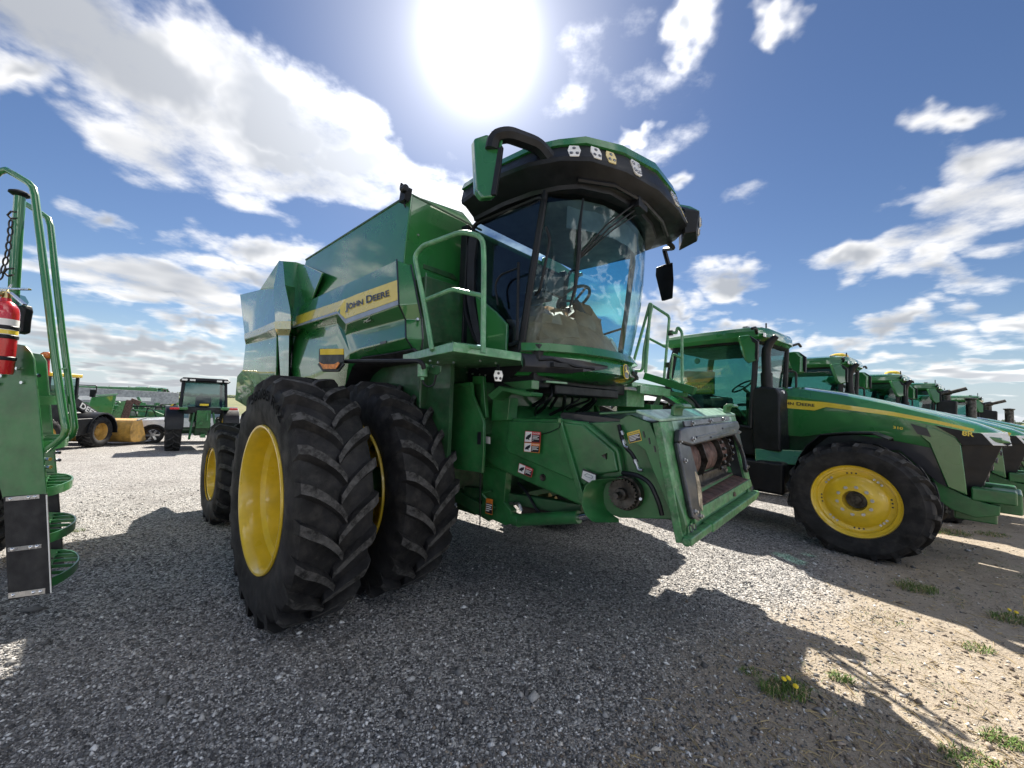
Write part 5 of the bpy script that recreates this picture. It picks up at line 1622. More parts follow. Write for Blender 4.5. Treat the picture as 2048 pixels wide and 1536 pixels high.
T5 = copy_tree(T4)
T5['label'] = 'farthest tractor of the right-hand row, low behind the one with the capped stack'
place_t(T5, 1.9, 16.4, -.48)

# ------------------------------------------------------------------ second machine at the left edge: ladder, rails
LF = Frame((-3.1, 2.6, 0), 90)
LQ = LF.v
LM = thing('combine_harvester', 'green machine cut off by the left edge, its ladder with black rubber flaps showing', 'combine', LF.o, LF.rz)
npl = [LQ(-30, 700, 0), LQ(33, 688, 0), LQ(49, 691, 0), LQ(60, 703, 0), LQ(67, 718, 0), LQ(80, 850, 0), LQ(92, 991, 0), LQ(5, 998, 0), LQ(-20, 900, 0)]
one('ladder_side', 'green_matt', LM, lambda m: m.prism(npl, (0, .012, 0)), bevel=.004)
fpl = [LQ(40, 720, .5), LQ(65, 706, .5), LQ(83, 709, .5), LQ(91, 722, .5), LQ(113, 965, .5), LQ(80, 965, .5)]
one('ladder_side', 'green_matt', LM, lambda m: m.prism(fpl, (0, .012, 0)), bevel=.004)
nfl = [LQ(6, 994, -.01), LQ(92, 988, -.01), LQ(101, 1187, -.01), LQ(16, 1201, -.01)]
fl_a = one('rubber_flap', 'flap', LM, lambda m: m.prism(nfl, (0, .012, 0)), bevel=.003)
one('flap_edge', 'white', fl_a, lambda m: m.bar(LQ(93, 990, -.012), LQ(102, 1186, -.012), .004, .006))
one('rubber_flap', 'flap', LM, lambda m: m.prism([LQ(80, 960, .51), LQ(113, 960, .51), LQ(126, 1132, .51), LQ(90, 1140, .51)], (0, .012, 0)), bevel=.003)
for (a, b, c, d) in ((11, 999, 78, 993), (15, 1100, 82, 1092), (16, 1192, 90, 1182)):
    hh_ = 4 if d < 1180 else 5.5
    q = [LQ(a, b + hh_, -.014), LQ(c, d + hh_, -.014), LQ(c, d - hh_, -.014), LQ(a, b - hh_, -.014)]
    st_ = one('flap_strip', 'steel', LM, lambda m: m.prism(q, (0, .004, 0)), bevel=.001)
    for t in (.13, .68, .87):
        p = LQ(a + (c - a) * t, b + (d - b) * t, -.016)
        one('bolt', 'chrome', st_, lambda m: m.lathe([(.011, .004), (.010, -.003), (.006, -.006), (0, -.007)], p, (0, 1, 0), 10))
# steps: half-round grated treads
for (xn, yn, xf) in ((76, 801, 97), (84, 893, 105), (92, 985, 113), (96, 1078, 119), (100, 1166, 125)):
    N_ = LQ(xn, yn, .02)
    Fq = LQ(xf, yn - 10, .49)
    Fq.z = N_.z
    ax_ = (Fq - N_)
    ot = V(ax_.y, -ax_.x, 0).normalized()
    if ot.x < 0:
        ot = -ot
    st_ = sub('step', LM)
    ov = [N_ + V(-.16, .015, 0)] + [N_ + ax_ * t + ot * (.10 * math.sin(math.pi * t) ** .7) for t in np.linspace(0.0, 1, 11)] + [Fq + V(-.16, -.01, 0)]
    one('step_rim', 'green_matt', st_, lambda m: m.sheet([[p + V(0, 0, .030) for p in ov], [p - V(0, 0, .030) for p in ov]], -ot * .008), smooth=40)
    m = MB()
    for k in range(1, 5):
        q0 = N_ + ax_ * (k / 5)
        m.bar(q0 + V(-.14, 0, .012), q0 + ot * (.10 * math.sin(math.pi * k / 5) ** .7) + V(0, 0, .012), .008, .022)
    m.bar(N_ + V(-.05, .015, .008), Fq + V(-.05, -.01, .008), .008, .018)
    m.build('step_grate', 'green_matt', st_)
RA = [(-12, 352), (0, 343), (14, 340), (31, 350), (57, 366), (66, 376), (70, 392), (80, 470), (95, 590), (110, 715), (127, 830), (132, 858), (128, 871), (114, 884), (92, 901)]
one('hand_rail', 'green', LM, lambda m: m.tube([LQ(x, y, .03) for x, y in RA], .021, 10))
RB_ = [(46, 405), (60, 413), (82, 427), (96, 437), (101, 452), (110, 540), (124, 660), (137, 760), (147, 838), (149, 855), (145, 870), (132, 880)]
one('hand_rail', 'green', LM, lambda m: (m.tube([LQ(x, y, .45) for x, y in RB_], .021, 10), m.tube([LQ(119, 738, .03), LQ(131, 737, .45)], .008, 6)))
po = one('gate_post', 'green', LM, lambda m: m.tube([LQ(40, 392, .3), LQ(34, 480, .3), LQ(26, 620, .3), LQ(20, 740, .3)], .031, 12))
one('post_knob', 'plastic', po, lambda m: m.lathe([(.0, .03), (.03, .028), (.058, .012), (.06, 0), (.045, -.012), (.03, -.02)], LQ(40, 389, .3), (0, 0, 1), 16))
chn = MB()
cp = [(22, 440), (21, 455), (20, 470), (18, 485), (16, 500), (13, 515), (9, 530), (4, 545), (-3, 560)]
for i, (x, y) in enumerate(cp[:-1]):
    c = LQ((x + cp[i + 1][0]) / 2, (y + cp[i + 1][1]) / 2, .2)
    d = (LQ(*cp[i + 1], .2) - LQ(x, y, .2)).normalized()
    e = V(0, 1, 0) if i % 2 else d.cross(V(0, 1, 0))
    ring = [c + d * (.030 * math.cos(a)) + e * (.014 * math.sin(a)) for a in np.linspace(0, 2 * math.pi, 11)]
    chn.tube(ring, .0055, 5, caps=False)
chn.build('gate_chain', 'dark_steel', LM)
one('chain_ring', 'dark_steel', LM, lambda m: m.tube([LQ(32, 424, .22), LQ(22, 423, .22), LQ(15, 430, .22), LQ(22, 437, .22), LQ(32, 437, .22)], .007, 6))
one('chain_ring', 'dark_steel', LM, lambda m: m.tube([LQ(27, 537, .22), LQ(14, 538, .22), LQ(8, 545, .22), LQ(16, 552, .22), LQ(26, 550, .22)], .007, 6))
for (x, y) in ((5, 752), (46, 765), (37, 737), (-2, 768)):
    p = LQ(x, y, -.002)
    one('bolt', 'chrome', LM, lambda m: m.cyl(p, p + V(0, -.012, 0), .011, 8))
for (x, y) in ((72, 751), (94, 918), (95, 934)):
    p = LQ(x - 4, y, .02)
    one('bolt', 'chrome', LM, lambda m: m.cyl(p, p + V(.035, 0, 0), .012, 8))
for (x, y) in ((115, 905), (115, 920)):
    p = LQ(x - 4, y, .5)
    one('bolt', 'chrome', LM, lambda m: m.cyl(p, p + V(.035, 0, 0), .012, 8))
one('mirror', 'plastic', LM, lambda m: m.prism([LQ(30, 612, .25), LQ(46, 608, .25), LQ(49, 620, .25), LQ(45, 640, .25), LQ(43, 664, .25), LQ(30, 668, .25)], (0, .06, 0)), bevel=.012)
one('mirror_glass', 'glass_far', LM, lambda m: m.prism([LQ(34, 588, .24), LQ(48, 592, .24), LQ(55, 604, .24), LQ(50, 613, .24), LQ(30, 612, .24)], (0, .01, 0)), bevel=.003)
bc = LQ(93, 712, .55)
one('beacon', 'orange', LM, lambda m: m.lathe([(.0, .035), (.02, .032), (.034, .016), (.036, -.01), (.03, -.02)], bc, (0, 0, 1), 14))
one('beacon_stem', 'red', LM, lambda m: m.cyl(bc + V(0, 0, -.02), bc + V(.01, 0, -.16), .02, 8))
# the part of the machine just outside the picture that carries the ladder
one('deck', 'green_matt', LM, lambda m: (m.box(-2.6, -.62, -.1, .28, 1.95, 2.03), m.box(-2.6, -.9, .0, .25, 1.5, 1.95)), bevel=.01)
one('body', 'green', LM, lambda m: m.box(-4.6, -2.5, -.9, 1.3, 1.2, 3.2), bevel=.05)
lw = wheel(LM, (-2.32, .85, .968), FTM, 'yellow', DISH, -1, name='wheel')
# fire extinguisher strapped to the ladder
ex0 = LQ(-4, 748, -.10)
EX = thing('fire_extinguisher', 'red fire extinguisher with white and yellow label strapped beside the ladder', 'extinguisher', LF.o + LF.f * ex0.x + LF.l * ex0.y + V(0, 0, ex0.z), LF.rz)
one('bottle', 'red', EX, lambda m: m.lathe([(.0, 0), (.060, .0), (.065, .012), (.065, .40), (.060, .435), (.044, .465), (.026, .48), (.022, .50), (0, .50)], (0, 0, 0), (0, 0, 1), 28))
one('paper_label', 'white', EX, lambda m: m.lathe([(.0658, .24), (.0658, .36)], (0, 0, 0), (0, 0, 1), 28))
one('yellow_band', 'yellow_decal', EX, lambda m: m.lathe([(.0664, .262), (.0664, .288)], (0, 0, 0), (0, 0, 1), 28))
for z in (.09, .292, .232):
    one('strap', 'plastic', EX, lambda m: m.lathe([(.066, z), (.070, z + .004), (.070, z + .022), (.066, z + .026)], (0, 0, 0), (0, 0, 1), 28))
one('valve', 'brass', EX, lambda m: (m.cyl((0, 0, .49), (0, 0, .545), .022, 12), m.cyl((.0, -.03, .52), (0, -.045, .52), .02, 12)))
one('lever', 'chrome', EX, lambda m: (m.bar((-.05, 0, .56), (.15, 0, .565), .022, .012), m.bar((.02, 0, .54), (.13, 0, .46), .026, .010), m.tube([V(.0, .0, .55), V(.04, -.01, .59)], .006, 6)), bevel=.002)

# ------------------------------------------------------------------ machines behind on the left
def at_ground(px, depth):
    p = CC + ray(px, 800) * depth
    return V(p.x, p.y, gh(p.x, p.y))


# tractor seen from behind
o6 = at_ground(408, 15.6)
R6 = thing('tractor', 'green tractor seen from behind, black fenders with red lights, beyond the combine', 'tractor', o6, Frame(o6, -42.5).rz)
SM6 = wheel_mesh(.82, .46, .5, 18, .045, .055, .785)
SM6f = wheel_mesh(.62, .42, .36, 16, .04, .05, .59)
for v in (-.86, .86):
    wheel(R6, (0, v, .79), SM6, 'yellow', [(.51, .2), (.5, .1), (.3, .0), (.1, 0), (.1, -.1), (.3, -.1), (.5, -.15), (.51, -.2)], 1 if v > 0 else -1, name='rear_wheel')
    wheel(R6, (2.45, v, .595), SM6f, 'yellow', [(.37, .18), (.3, .1), (0, .05)], 1 if v > 0 else -1, name='front_wheel')
one('chassis', 'green_dark', R6, lambda m: (m.box(-.3, 2.9, -.25, .25, .6, 1.1), m.cyl((0, -.8, .79), (0, .8, .79), .13, 14)), bevel=.02)
one('hood', 'green', R6, lambda m: m.box(1.2, 3.1, -.36, .36, 1.0, 1.75), bevel=.1)
for s in (1, -1):
    rows = [[V(.0 + r * math.cos(a), y, .79 + r * math.sin(a)) for a in np.linspace(rad(20), rad(172), 12)] for y, r in ((1.14 * s, .90), (1.12 * s, .95), (.62 * s, .96), (.60 * s, .80))]
    one('fender', 'plastic', R6, lambda m: m.sheet(rows, (0, 0, -.03)), bevel=.01, smooth=50)
    one('fender_top', 'green', R6, lambda m: m.box(-.72, .2, min(.50 * s, .80 * s), max(.50 * s, .80 * s), 1.62, 1.74), bevel=.04)
    one('tail_light', 'red', R6, lambda m: m.obox((-.86, .90 * s, 1.68), (.04, 0, 0), (0, .14, 0), (0, 0, .04)), bevel=.02)
    one('cab_post', 'plastic', R6, lambda m: m.bar((-.25, .72 * s, 1.6), (-.10, .66 * s, 2.72), .08, .08))
    one('cab_post', 'plastic', R6, lambda m: m.bar((1.25, .68 * s, 1.6), (1.2, .64 * s, 2.72), .07, .07))
    one('side_window', 'glass_far', R6, lambda m: m.prism([V(-.2, .71 * s, 1.7), V(-.1, .67 * s, 2.7), V(1.2, .65 * s, 2.7), V(1.25, .68 * s, 1.7)], (0, .006, 0)))
one('rear_window', 'glass_far', R6, lambda m: m.prism([V(-.27, -.66, 1.75), V(-.13, -.62, 2.68), V(-.13, .62, 2.68), V(-.27, .66, 1.75)], (.006, 0, 0)))
one('windshield', 'glass_far', R6, lambda m: m.prism([V(1.25, -.64, 1.7), V(1.2, -.60, 2.7), V(1.2, .60, 2.7), V(1.25, .64, 1.7)], (.006, 0, 0)))
one('roof', 'plastic', R6, lambda m: m.loft([[V(-.32, -.74, 2.70), V(1.35, -.72, 2.70), V(1.35, .72, 2.70), V(-.32, .74, 2.70)], [V(-.42, -.80, 2.78), V(1.4, -.76, 2.78), V(1.4, .76, 2.78), V(-.42, .80, 2.78)], [V(-.35, -.70, 2.88), V(1.3, -.68, 2.88), V(1.3, .68, 2.88), V(-.35, .70, 2.88)]]), bevel=.02)
for y in (-.66, -.42, .42, .66):
    one('work_light', 'led', R6, lambda m: m.obox((-.425, y, 2.78), (.012, 0, 0), (0, .085, 0), (0, 0, .035)), bevel=.01)
one('cab_interior', 'interior', R6, lambda m: (m.box(-.2, 1.2, -.66, .66, 1.45, 1.72), m.box(.1, .35, -.25, .25, 1.7, 2.15)), bevel=.05)
one('model_plate', 'yellow_decal', R6, lambda m: m.box(-.30, -.29, -.14, .14, 1.78, 1.86))
one('three_point_hitch', 'green_matt', R6, lambda m: (m.bar((-.3, -.35, .9), (-.95, -.42, .55), .07, .1), m.bar((-.3, .35, .9), (-.95, .42, .55), .07, .1), m.bar((-.35, -.30, 1.5), (-.75, -.40, .7), .06, .06), m.bar((-.35, .30, 1.5), (-.75, .40, .7), .06, .06), m.box(-.5, -.2, -.22, .22, .9, 1.6), m.cyl((-.5, .08, 1.1), (-.62, .08, 1.1), .07, 10), m.bar((-.45, -.12, 1.55), (-.7, -.1, 1.2), .05, .05), m.box(-.75, -.3, -.08, .08, .55, .68)), bevel=.01)
one('warning_flag', 'yellow_decal', R6, lambda m: m.box(-.62, -.58, -.5, -.36, .5, .7))

# wheel loader with its bucket, seen from behind
ol = at_ground(146, 15.0)
WL = thing('wheel_loader', 'black and yellow wheel loader with wide yellow bucket, half hidden by the ladder', 'loader', ol, Frame(ol, -14).rz)
WLM = wheel_mesh(.62, .48, .34, 20, .03, .05, .59)
for (u, v) in ((0, -.78), (0, .78), (-2.3, -.78), (-2.3, .78)):
    wheel(WL, (u, v, .595), WLM, 'loader_yellow', [(.345, .2), (.33, .17), (.31, .06), (.24, .02), (.14, .02), (.13, .09), (0, .1)], 1 if v > 0 else -1)
for s in (1, -1):
    rows = [[V(r * math.cos(a), y, .60 + r * math.sin(a)) for a in np.linspace(rad(-5), rad(178), 12)] for y, r in ((-1.06 * s, .72), (-1.05 * s, .76), (-.5 * s, .77))]
    one('fender', 'plastic', WL, lambda m: m.sheet(rows, (0, 0, -.03)), bevel=.01, smooth=50)
    one('fender_skirt', 'plastic', WL, lambda m: m.prism([V(-.72, -1.02 * s, .55), V(-.5, -1.02 * s, 1.15), V(-1.5, -1.0 * s, 1.15), V(-1.5, -1.0 * s, .5)], (0, .1 * s, 0)), bevel=.02)
    one('boom', 'plastic', WL, lambda m: m.bar((-.6, -.45 * s, 1.75), (1.3, -.45 * s, .75), .12, .34), bevel=.02)
bs0, bs1 = V(-.45, -.53, 1.55), V(.55, -.53, 1.02)
bd = (bs1 - bs0)
bu = V(.47, 0, .88) * .22
lettering('lettering', 'DEERE', bs0, bs1, bs0 + bu, 'white', WL, bold=.03)
one('body', 'plastic', WL, lambda m: (m.box(-3.2, -1.0, -.6, .6, .7, 1.7), m.box(-1.0, .4, -.35, .35, .6, 1.35)), bevel=.06)
one('body_side', 'loader_yellow', WL, lambda m: m.box(-3.1, -1.9, -.63, .63, 1.1, 1.75), bevel=.06)
one('cab', 'glass_far', WL, lambda m: m.box(-1.9, -.75, -.6, .6, 1.7, 2.62))
one('cab_posts', 'plastic', WL, lambda m: [m.bar((u, v, 1.7), (u, v, 2.66), .07, .07) for u in (-1.9, -.75) for v in (-.6, .6)])
one('cab_roof', 'yellow', WL, lambda m: m.box(-2.0, -.65, -.7, .7, 2.66, 2.80), bevel=.04)
one('mirror', 'plastic', WL, lambda m: (m.obox((-.6, -1.0, 2.1), (.03, 0, 0), (0, .08, 0), (0, 0, .14)), m.tube(rounded([V(-.75, -.6, 2.4), V(-.6, -1.1, 2.4), V(-.6, -1.1, 2.1), V(-.6, -1.0, 2.1)], .05), .02, 6)), bevel=.01)
# bucket: curved shell with side plates
cu_ = [V(1.25, 0, .95), V(1.35, 0, 1.0), V(1.55, 0, .98), V(1.25, 0, .80), V(1.12, 0, .55), V(1.15, 0, .25), V(1.35, 0, .06), V(2.1, 0, .04)]
prf_ = [V(1.75, 0, 1.02), V(1.25, 0, .96), V(1.10, 0, .70), V(1.08, 0, .40), V(1.2, 0, .12), V(1.45, 0, .04), V(2.15, 0, .03)]
bk_ = one('bucket', 'loader_yellow', WL, lambda m: m.sheet([[V(p.x, -1.25, p.z) for p in prf_], [V(p.x, 1.35, p.z) for p in prf_]], (.03, 0, .02)), smooth=50)
for s in (1, -1):
    one('bucket_side', 'loader_yellow', bk_, lambda m: m.prism([V(p.x, -1.26 if s > 0 else 1.36, p.z) for p in prf_] + [V(2.0, -1.26 if s > 0 else 1.36, .45)], (0, -.03 * s, 0)), bevel=.005)
one('bucket_lip', 'grey_metal', bk_, lambda m: (m.box(1.95, 2.3, -1.4, 1.4, .015, .05), m.bar((1.3, -1.38, 1.0), (1.85, -1.38, 1.06), .05, .06)), bevel=.004)

# white pickup
op = at_ground(310, 18.5)
PK = thing('pickup_truck', 'white pickup truck, front fender and alloy wheel showing left of the rear-view tractor', 'truck', op, Frame(op, -134).rz)
bdy = [V(.95, 0, .45), V(1.0, 0, .75), V(.92, 0, 1.0), V(.75, 0, 1.10), V(-.6, 0, 1.16), V(-1.2, 0, 1.72), V(-2.6, 0, 1.72), V(-2.75, 0, 1.18), V(-4.4, 0, 1.18), V(-4.45, 0, .5), V(-3.8, 0, .45)] + [V(-3.3 + .46 * math.cos(a), 0, .45 + .46 * math.sin(a)) for a in np.linspace(math.pi, 0, 9)][::-1][::-1] + [V(-2.6, 0, .36), V(-.7, 0, .36)] + [V(.0 + .47 * math.cos(a), 0, .42 + .47 * math.sin(a)) for a in np.linspace(math.pi, 0, 9)]
one('body', 'white_paint', PK, lambda m: m.prism([p + V(0, -.95, 0) for p in bdy], (0, 1.9, 0)), bevel=.05)
for s in (1, -1):
    one('arch_trim', 'plastic', PK, lambda m: m.sheet([[V(.0 + r * math.cos(a), -.955 * s, .42 + r * math.sin(a)) for a in np.linspace(-.1, math.pi + .1, 14)] for r in (.40, .485)], (0, .05 * s, 0)))
    one('side_window', 'glass_dark', PK, lambda m: m.prism([V(-.75, -.955 * s, 1.2), V(-1.25, -.955 * s, 1.64), V(-2.5, -.955 * s, 1.64), V(-2.6, -.955 * s, 1.2)], (0, .01 * s, 0)))
    one('headlight', 'led', PK, lambda m: m.obox((.93, -.78 * s, .92), (.04, 0, 0), (0, .13, 0), (0, 0, .08)), bevel=.02)
    for u in (0, -3.3):
        w = sub('wheel', PK)
        w.location = (u, -.80 * s, .40)
        one('tyre', 'rubber', w, lambda m: m.lathe([(.26, -.12), (.36, -.13), (.40, -.10), (.40, .10), (.36, .13), (.26, .12)], (0, 0, 0), (0, 1, 0), 28))
        one('rim', 'chrome', w, lambda m: (m.lathe([(.265, .11), (.25, .12), (.235, .09), (.235, -.12), (.265, -.12)], (0, 0, 0), (0, 1, 0), 28), m.lathe([(.235, -.06), (.235, -.055)], (0, 0, 0), (0, 1, 0), 28), m.cyl((0, -.115 * s, 0), (0, -.06 * s, 0), .07, 12)))
        for k in range(6):
            a = 2 * math.pi * k / 6
            one('spoke', 'chrome', w, lambda m: m.bar((.04 * math.cos(a), -.10 * s, .04 * math.sin(a)), (.24 * math.cos(a), -.11 * s, .24 * math.sin(a)), .085, .03, up=(0, 1, 0)))
        one('wheel_back', 'black_decal', w, lambda m: m.cyl((0, -.02, 0), (0, .02, 0), .235, 20))

# far machinery park
def implement(px, depth, az, seed, label, parts):
    o = at_ground(px, depth)
    r = random.Random(seed)
    t = thing('tillage_implement', label, 'implement', o, Frame(o, az).rz, 'farm implements parked at the back')
    parts(t, r)
    return t


def planter(L, H, mt='green_matt'):
    def f(t, r):
        one('tool_bar', mt, t, lambda m: (m.bar((-L / 2, 0, .8), (L / 2, 0, .8), .16, .16), m.bar((-L / 2, .7, .9), (L / 2, .7, .9), .14, .14), m.bar((0, 0, .6), (0, -2.5, .5), .14, .14), m.bar((-L / 2, .3, .8), (-L / 2 + .5, .35, H), .12, .16), m.bar((L / 2, .3, .8), (L / 2 - .6, .35, H), .12, .16)))
        n = int(L / .75)
        for k in range(n):
            x = -L / 2 + (k + .5) * L / n
            one('row_unit', 'green_matt' if k % 2 else 'grey_metal', t, lambda m: (m.box(x - .14, x + .14, .55, 1.1, .95, 1.35 + r.uniform(-.1, .3)), m.bar((x, .2, .75), (x, 1.0, .4), .08, .12), m.cyl((x - .05, .9, .3), (x + .05, .9, .3), .28, 14)), bevel=.02)
        one('transport_wheel', 'rubber', t, lambda m: [m.lathe([(.1, -.09), (.32, -.1), (.34, 0), (.32, .1), (.1, .09)], (x, .5, .34), (1, 0, 0), 16) for x in (-L * .3, -L * .3 + .45, L * .3, L * .3 - .45)])
        hl_o = one('hose_loops', 'plastic', t, lambda m: [m.tube(rounded([V(x, 0, .9), V(x + .1, -.2, 1.4 + r.uniform(0, .3)), V(x + .4, .1, 1.3), V(x + .5, .2, .9)], .2), .03, 5) for x in np.linspace(-L / 2, L / 2 - .5, 6)])
        hl_o['kind'] = 'stuff'
        one('fold_arm', mt, t, lambda m: (m.bar((-L / 4, 0, .9), (-L / 8, .2, H * .9), .14, .18), m.bar((L / 4, 0, .9), (L / 8, .2, H * .8), .14, .18), m.bar((-L / 8, .2, H * .9), (L / 8, .2, H * .8), .1, .1)))
    return f


implement(175, 27, 40, 1, 'folded green planter with row units behind the wheel loader', planter(6.5, 1.9))
implement(285, 25, 52, 2, 'low green implement with discs behind the pickup', planter(5.0, 1.5))
implement(262, 33, 35, 3, 'green frame implement parked before the two far tractors', planter(7.5, 1.6))


implement(215, 30, 60, 21, 'green implement with upright wings between the hopper and the rusty wing', planter(4.5, 2.1))
implement(300, 31, 48, 22, 'green row implement just left of the grain header', planter(6.0, 1.7))
implement(150, 24, 42, 23, 'green implement with hose loops right behind the loader cab', planter(4.0, 1.5))
implement(235, 40, 50, 24, 'farthest green implement under the grey trailer', planter(8.0, 1.9))


def hopper(t, r):
    one('hopper', 'green', t, lambda m: m.loft([[V(-.55, -.5, .5), V(.55, -.5, .5), V(.55, .5, .5), V(-.55, .5, .5)], [V(-.25, -.5, 2.15), V(.75, -.5, 2.3), V(.75, .5, 2.3), V(-.25, .5, 2.15)]]), bevel=.03)
    one('hopper_lid', 'green_light', t, lambda m: m.prism([V(-.30, -.55, 2.17), V(.8, -.55, 2.33), V(.8, .55, 2.33), V(-.30, .55, 2.17)], (0, 0, .06)), bevel=.01)
    one('leg', 'green_matt', t, lambda m: [m.bar((x, y, 0), (x, y, .55), .1, .1) for x in (-.45, .45) for y in (-.4, .4)])


implement(196, 22.5, 45, 4, 'tall bright green box hopper behind the wheel loader', hopper)


def rusty(t, r):
    one('wing_frame', 'rust', t, lambda m: (m.bar((0, 0, .2), (.3, 0, 2.0), .3, .35), m.bar((.3, 0, 2.0), (.75, 0, 1.8), .25, .3), m.bar((-.5, 0, .3), (1.0, 0, .25), .2, .2)), bevel=.03)
    one('wing_plate', 'green_worn', t, lambda m: m.prism([V(-.7, -.1, .5), V(-.1, -.1, 1.9), V(.15, -.1, 2.0), V(.0, -.1, .5)], (0, .1, 0)), bevel=.01)
    one('gauge_wheel', 'rubber', t, lambda m: [m.lathe([(.08, -.08), (.24, -.09), (.26, 0), (.24, .09), (.08, .08)], (x, -.2, .26), (1, .3, 0), 14) for x in (-.3, .55, .95)])


implement(247, 23.5, 45, 5, 'upright rusty brown and green folded wing of an implement', rusty)


def header(t, r):
    pf_ = [V(-1.0, 0, .15), V(-.2, 0, .75), V(.1, 0, 1.3), V(.7, 0, 1.35), V(1.1, 0, .9), V(1.2, 0, .15)]
    one('header_body', 'green', t, lambda m: m.prism([p + V(0, -3, 0) for p in pf_], (0, 6, 0)), bevel=.03)
    one('reel', 'plastic', t, lambda m: [m.cyl((-.1 + .45 * math.cos(a), -3, 1.15 + .45 * math.sin(a)), (-.1 + .45 * math.cos(a), 3, 1.15 + .45 * math.sin(a)), .05, 6) for a in np.linspace(0, 5.2, 6)] + [m.cyl((-.1, y, 1.15), (-.1, y + .03, 1.15), .47, 14) for y in (-2.9, -1, 1, 2.9)])
    one('end_divider', 'green', t, lambda m: m.prism([V(-1.9, -3.1, .1), V(-.2, -3.1, 1.2), V(.9, -3.1, 1.3), V(1.1, -3.1, .1)], (0, .2, 0)), bevel=.04)


oh = at_ground(352, 27)
HD = thing('harvester_header', 'green grain header with dark reel lying left of the rear-view tractor', 'header', oh, Frame(oh, 160).rz)
header(HD, random.Random(8))

# long green conveyor and grey grain trailer
oc = at_ground(170, 38)
CV = thing('conveyor', 'long green covered conveyor standing above the implements', 'conveyor', oc, Frame(oc, 48).rz)
one('trough', 'green_matt', CV, lambda m: (m.bar((-6, 0, 2.55), (5.2, 0, 2.75), .9, .5), m.bar((-6, 0, 1.9), (3.5, 0, 1.9), .8, .9)), bevel=.1)
for k in range(7):
    one('cover_hoop', 'grey_metal', CV, lambda m: m.bar((-4 + k * 1.4, -.5, 2.90 + k * .025), (-3.9 + k * 1.4, .5, 2.90 + k * .025), .06, .08))
one('stand', 'dark_steel', CV, lambda m: [m.bar((x, y, 0), (x, y, 2.5), .12, .12) for x in (-4, 0, 4) for y in (-.4, .4)])
og = at_ground(238, 36)
GT = thing('grain_trailer', 'long grey grain trailer behind the folded implements', 'trailer', og, Frame(og, 48).rz)
one('box', 'grey_metal', GT, lambda m: m.prism([V(-3.6, -1.1, 2.75), V(4.2, -1.1, 2.55), V(4.2, -1.1, 1.5), V(2.5, -1.1, 1.3), V(-2.5, -1.1, 1.2), V(-3.5, -1.1, 1.6)], (0, 2.2, 0)), bevel=.04)
one('band', 'white', GT, lambda m: m.box(-2.8, 2.2, -1.13, -1.105, 1.65, 2.0))
one('wheel', 'rubber', GT, lambda m: [m.lathe([(.2, -.15), (.48, -.16), (.52, 0), (.48, .16), (.2, .15)], (x, y, .52), (0, 1, 0), 18) for x in (-1.2, 0) for y in (-.95, .95)])
one('undercarriage', 'dark_steel', GT, lambda m: (m.box(-3, 3, -.5, .5, .8, 1.3), m.bar((3, 0, .9), (5.5, 0, .6), .2, .2)))
# two far tractors
for (px, dep, az, lab) in ((291, 58, 70, 'left one of the two distant green tractors above the implements'), (318, 64, 66, 'right one of the two distant green tractors above the implements')):
    t = copy_tree(T4)
    t['label'] = lab
    t['group'] = 'distant tractors behind the implements'
    p = at_ground(px, dep)
    fr2 = Frame(p, az)
    q = p - fr2.f * (-1.9)
    t.location = (q.x, q.y, gh(q.x, q.y))
    t.rotation_euler = (0, 0, fr2.rz)

# white corrugated shed far behind, seen under the combine's cab
osd = at_ground(1262, 34)
SH = thing('shed', 'low white corrugated metal shed far behind, seen under the combine cab', 'building', osd, rad(4))
for sgn in (1,):
    m = MB()
    n = 90
    W_ = 11.0
    top_, bot_ = [], []
    for k in range(n + 1):
        x = -W_ / 2 + W_ * k / n
        y = .04 if k % 2 else 0
        top_.append(V(x, y, 3.3))
        bot_.append(V(x, y, 0))
    m.sheet([top_, bot_], (0, .02, 0))
    m.build('wall', 'corrugated', SH, smooth=0)
one('wall', 'corrugated', SH, lambda m: (m.box(-5.5, -5.45, .1, 8, 0, 3.3), m.box(5.45, 5.5, .1, 8, 0, 3.3), m.box(-5.5, 5.5, 7.95, 8, 0, 3.3)))
one('roof', 'grey_metal', SH, lambda m: m.prism([V(-5.8, -.4, 3.32), V(-5.8, 4, 4.1), V(-5.8, 8.4, 3.32)], (11.6, 0, 0)), bevel=.02)
one('door', 'white', SH, lambda m: m.box(2.0, 4.6, -.03, -.005, 0, 2.8))

# ------------------------------------------------------------------ stones, weeds, far woods
def earthness(x, y):
    return .583 * x - .812 * y + 1.55


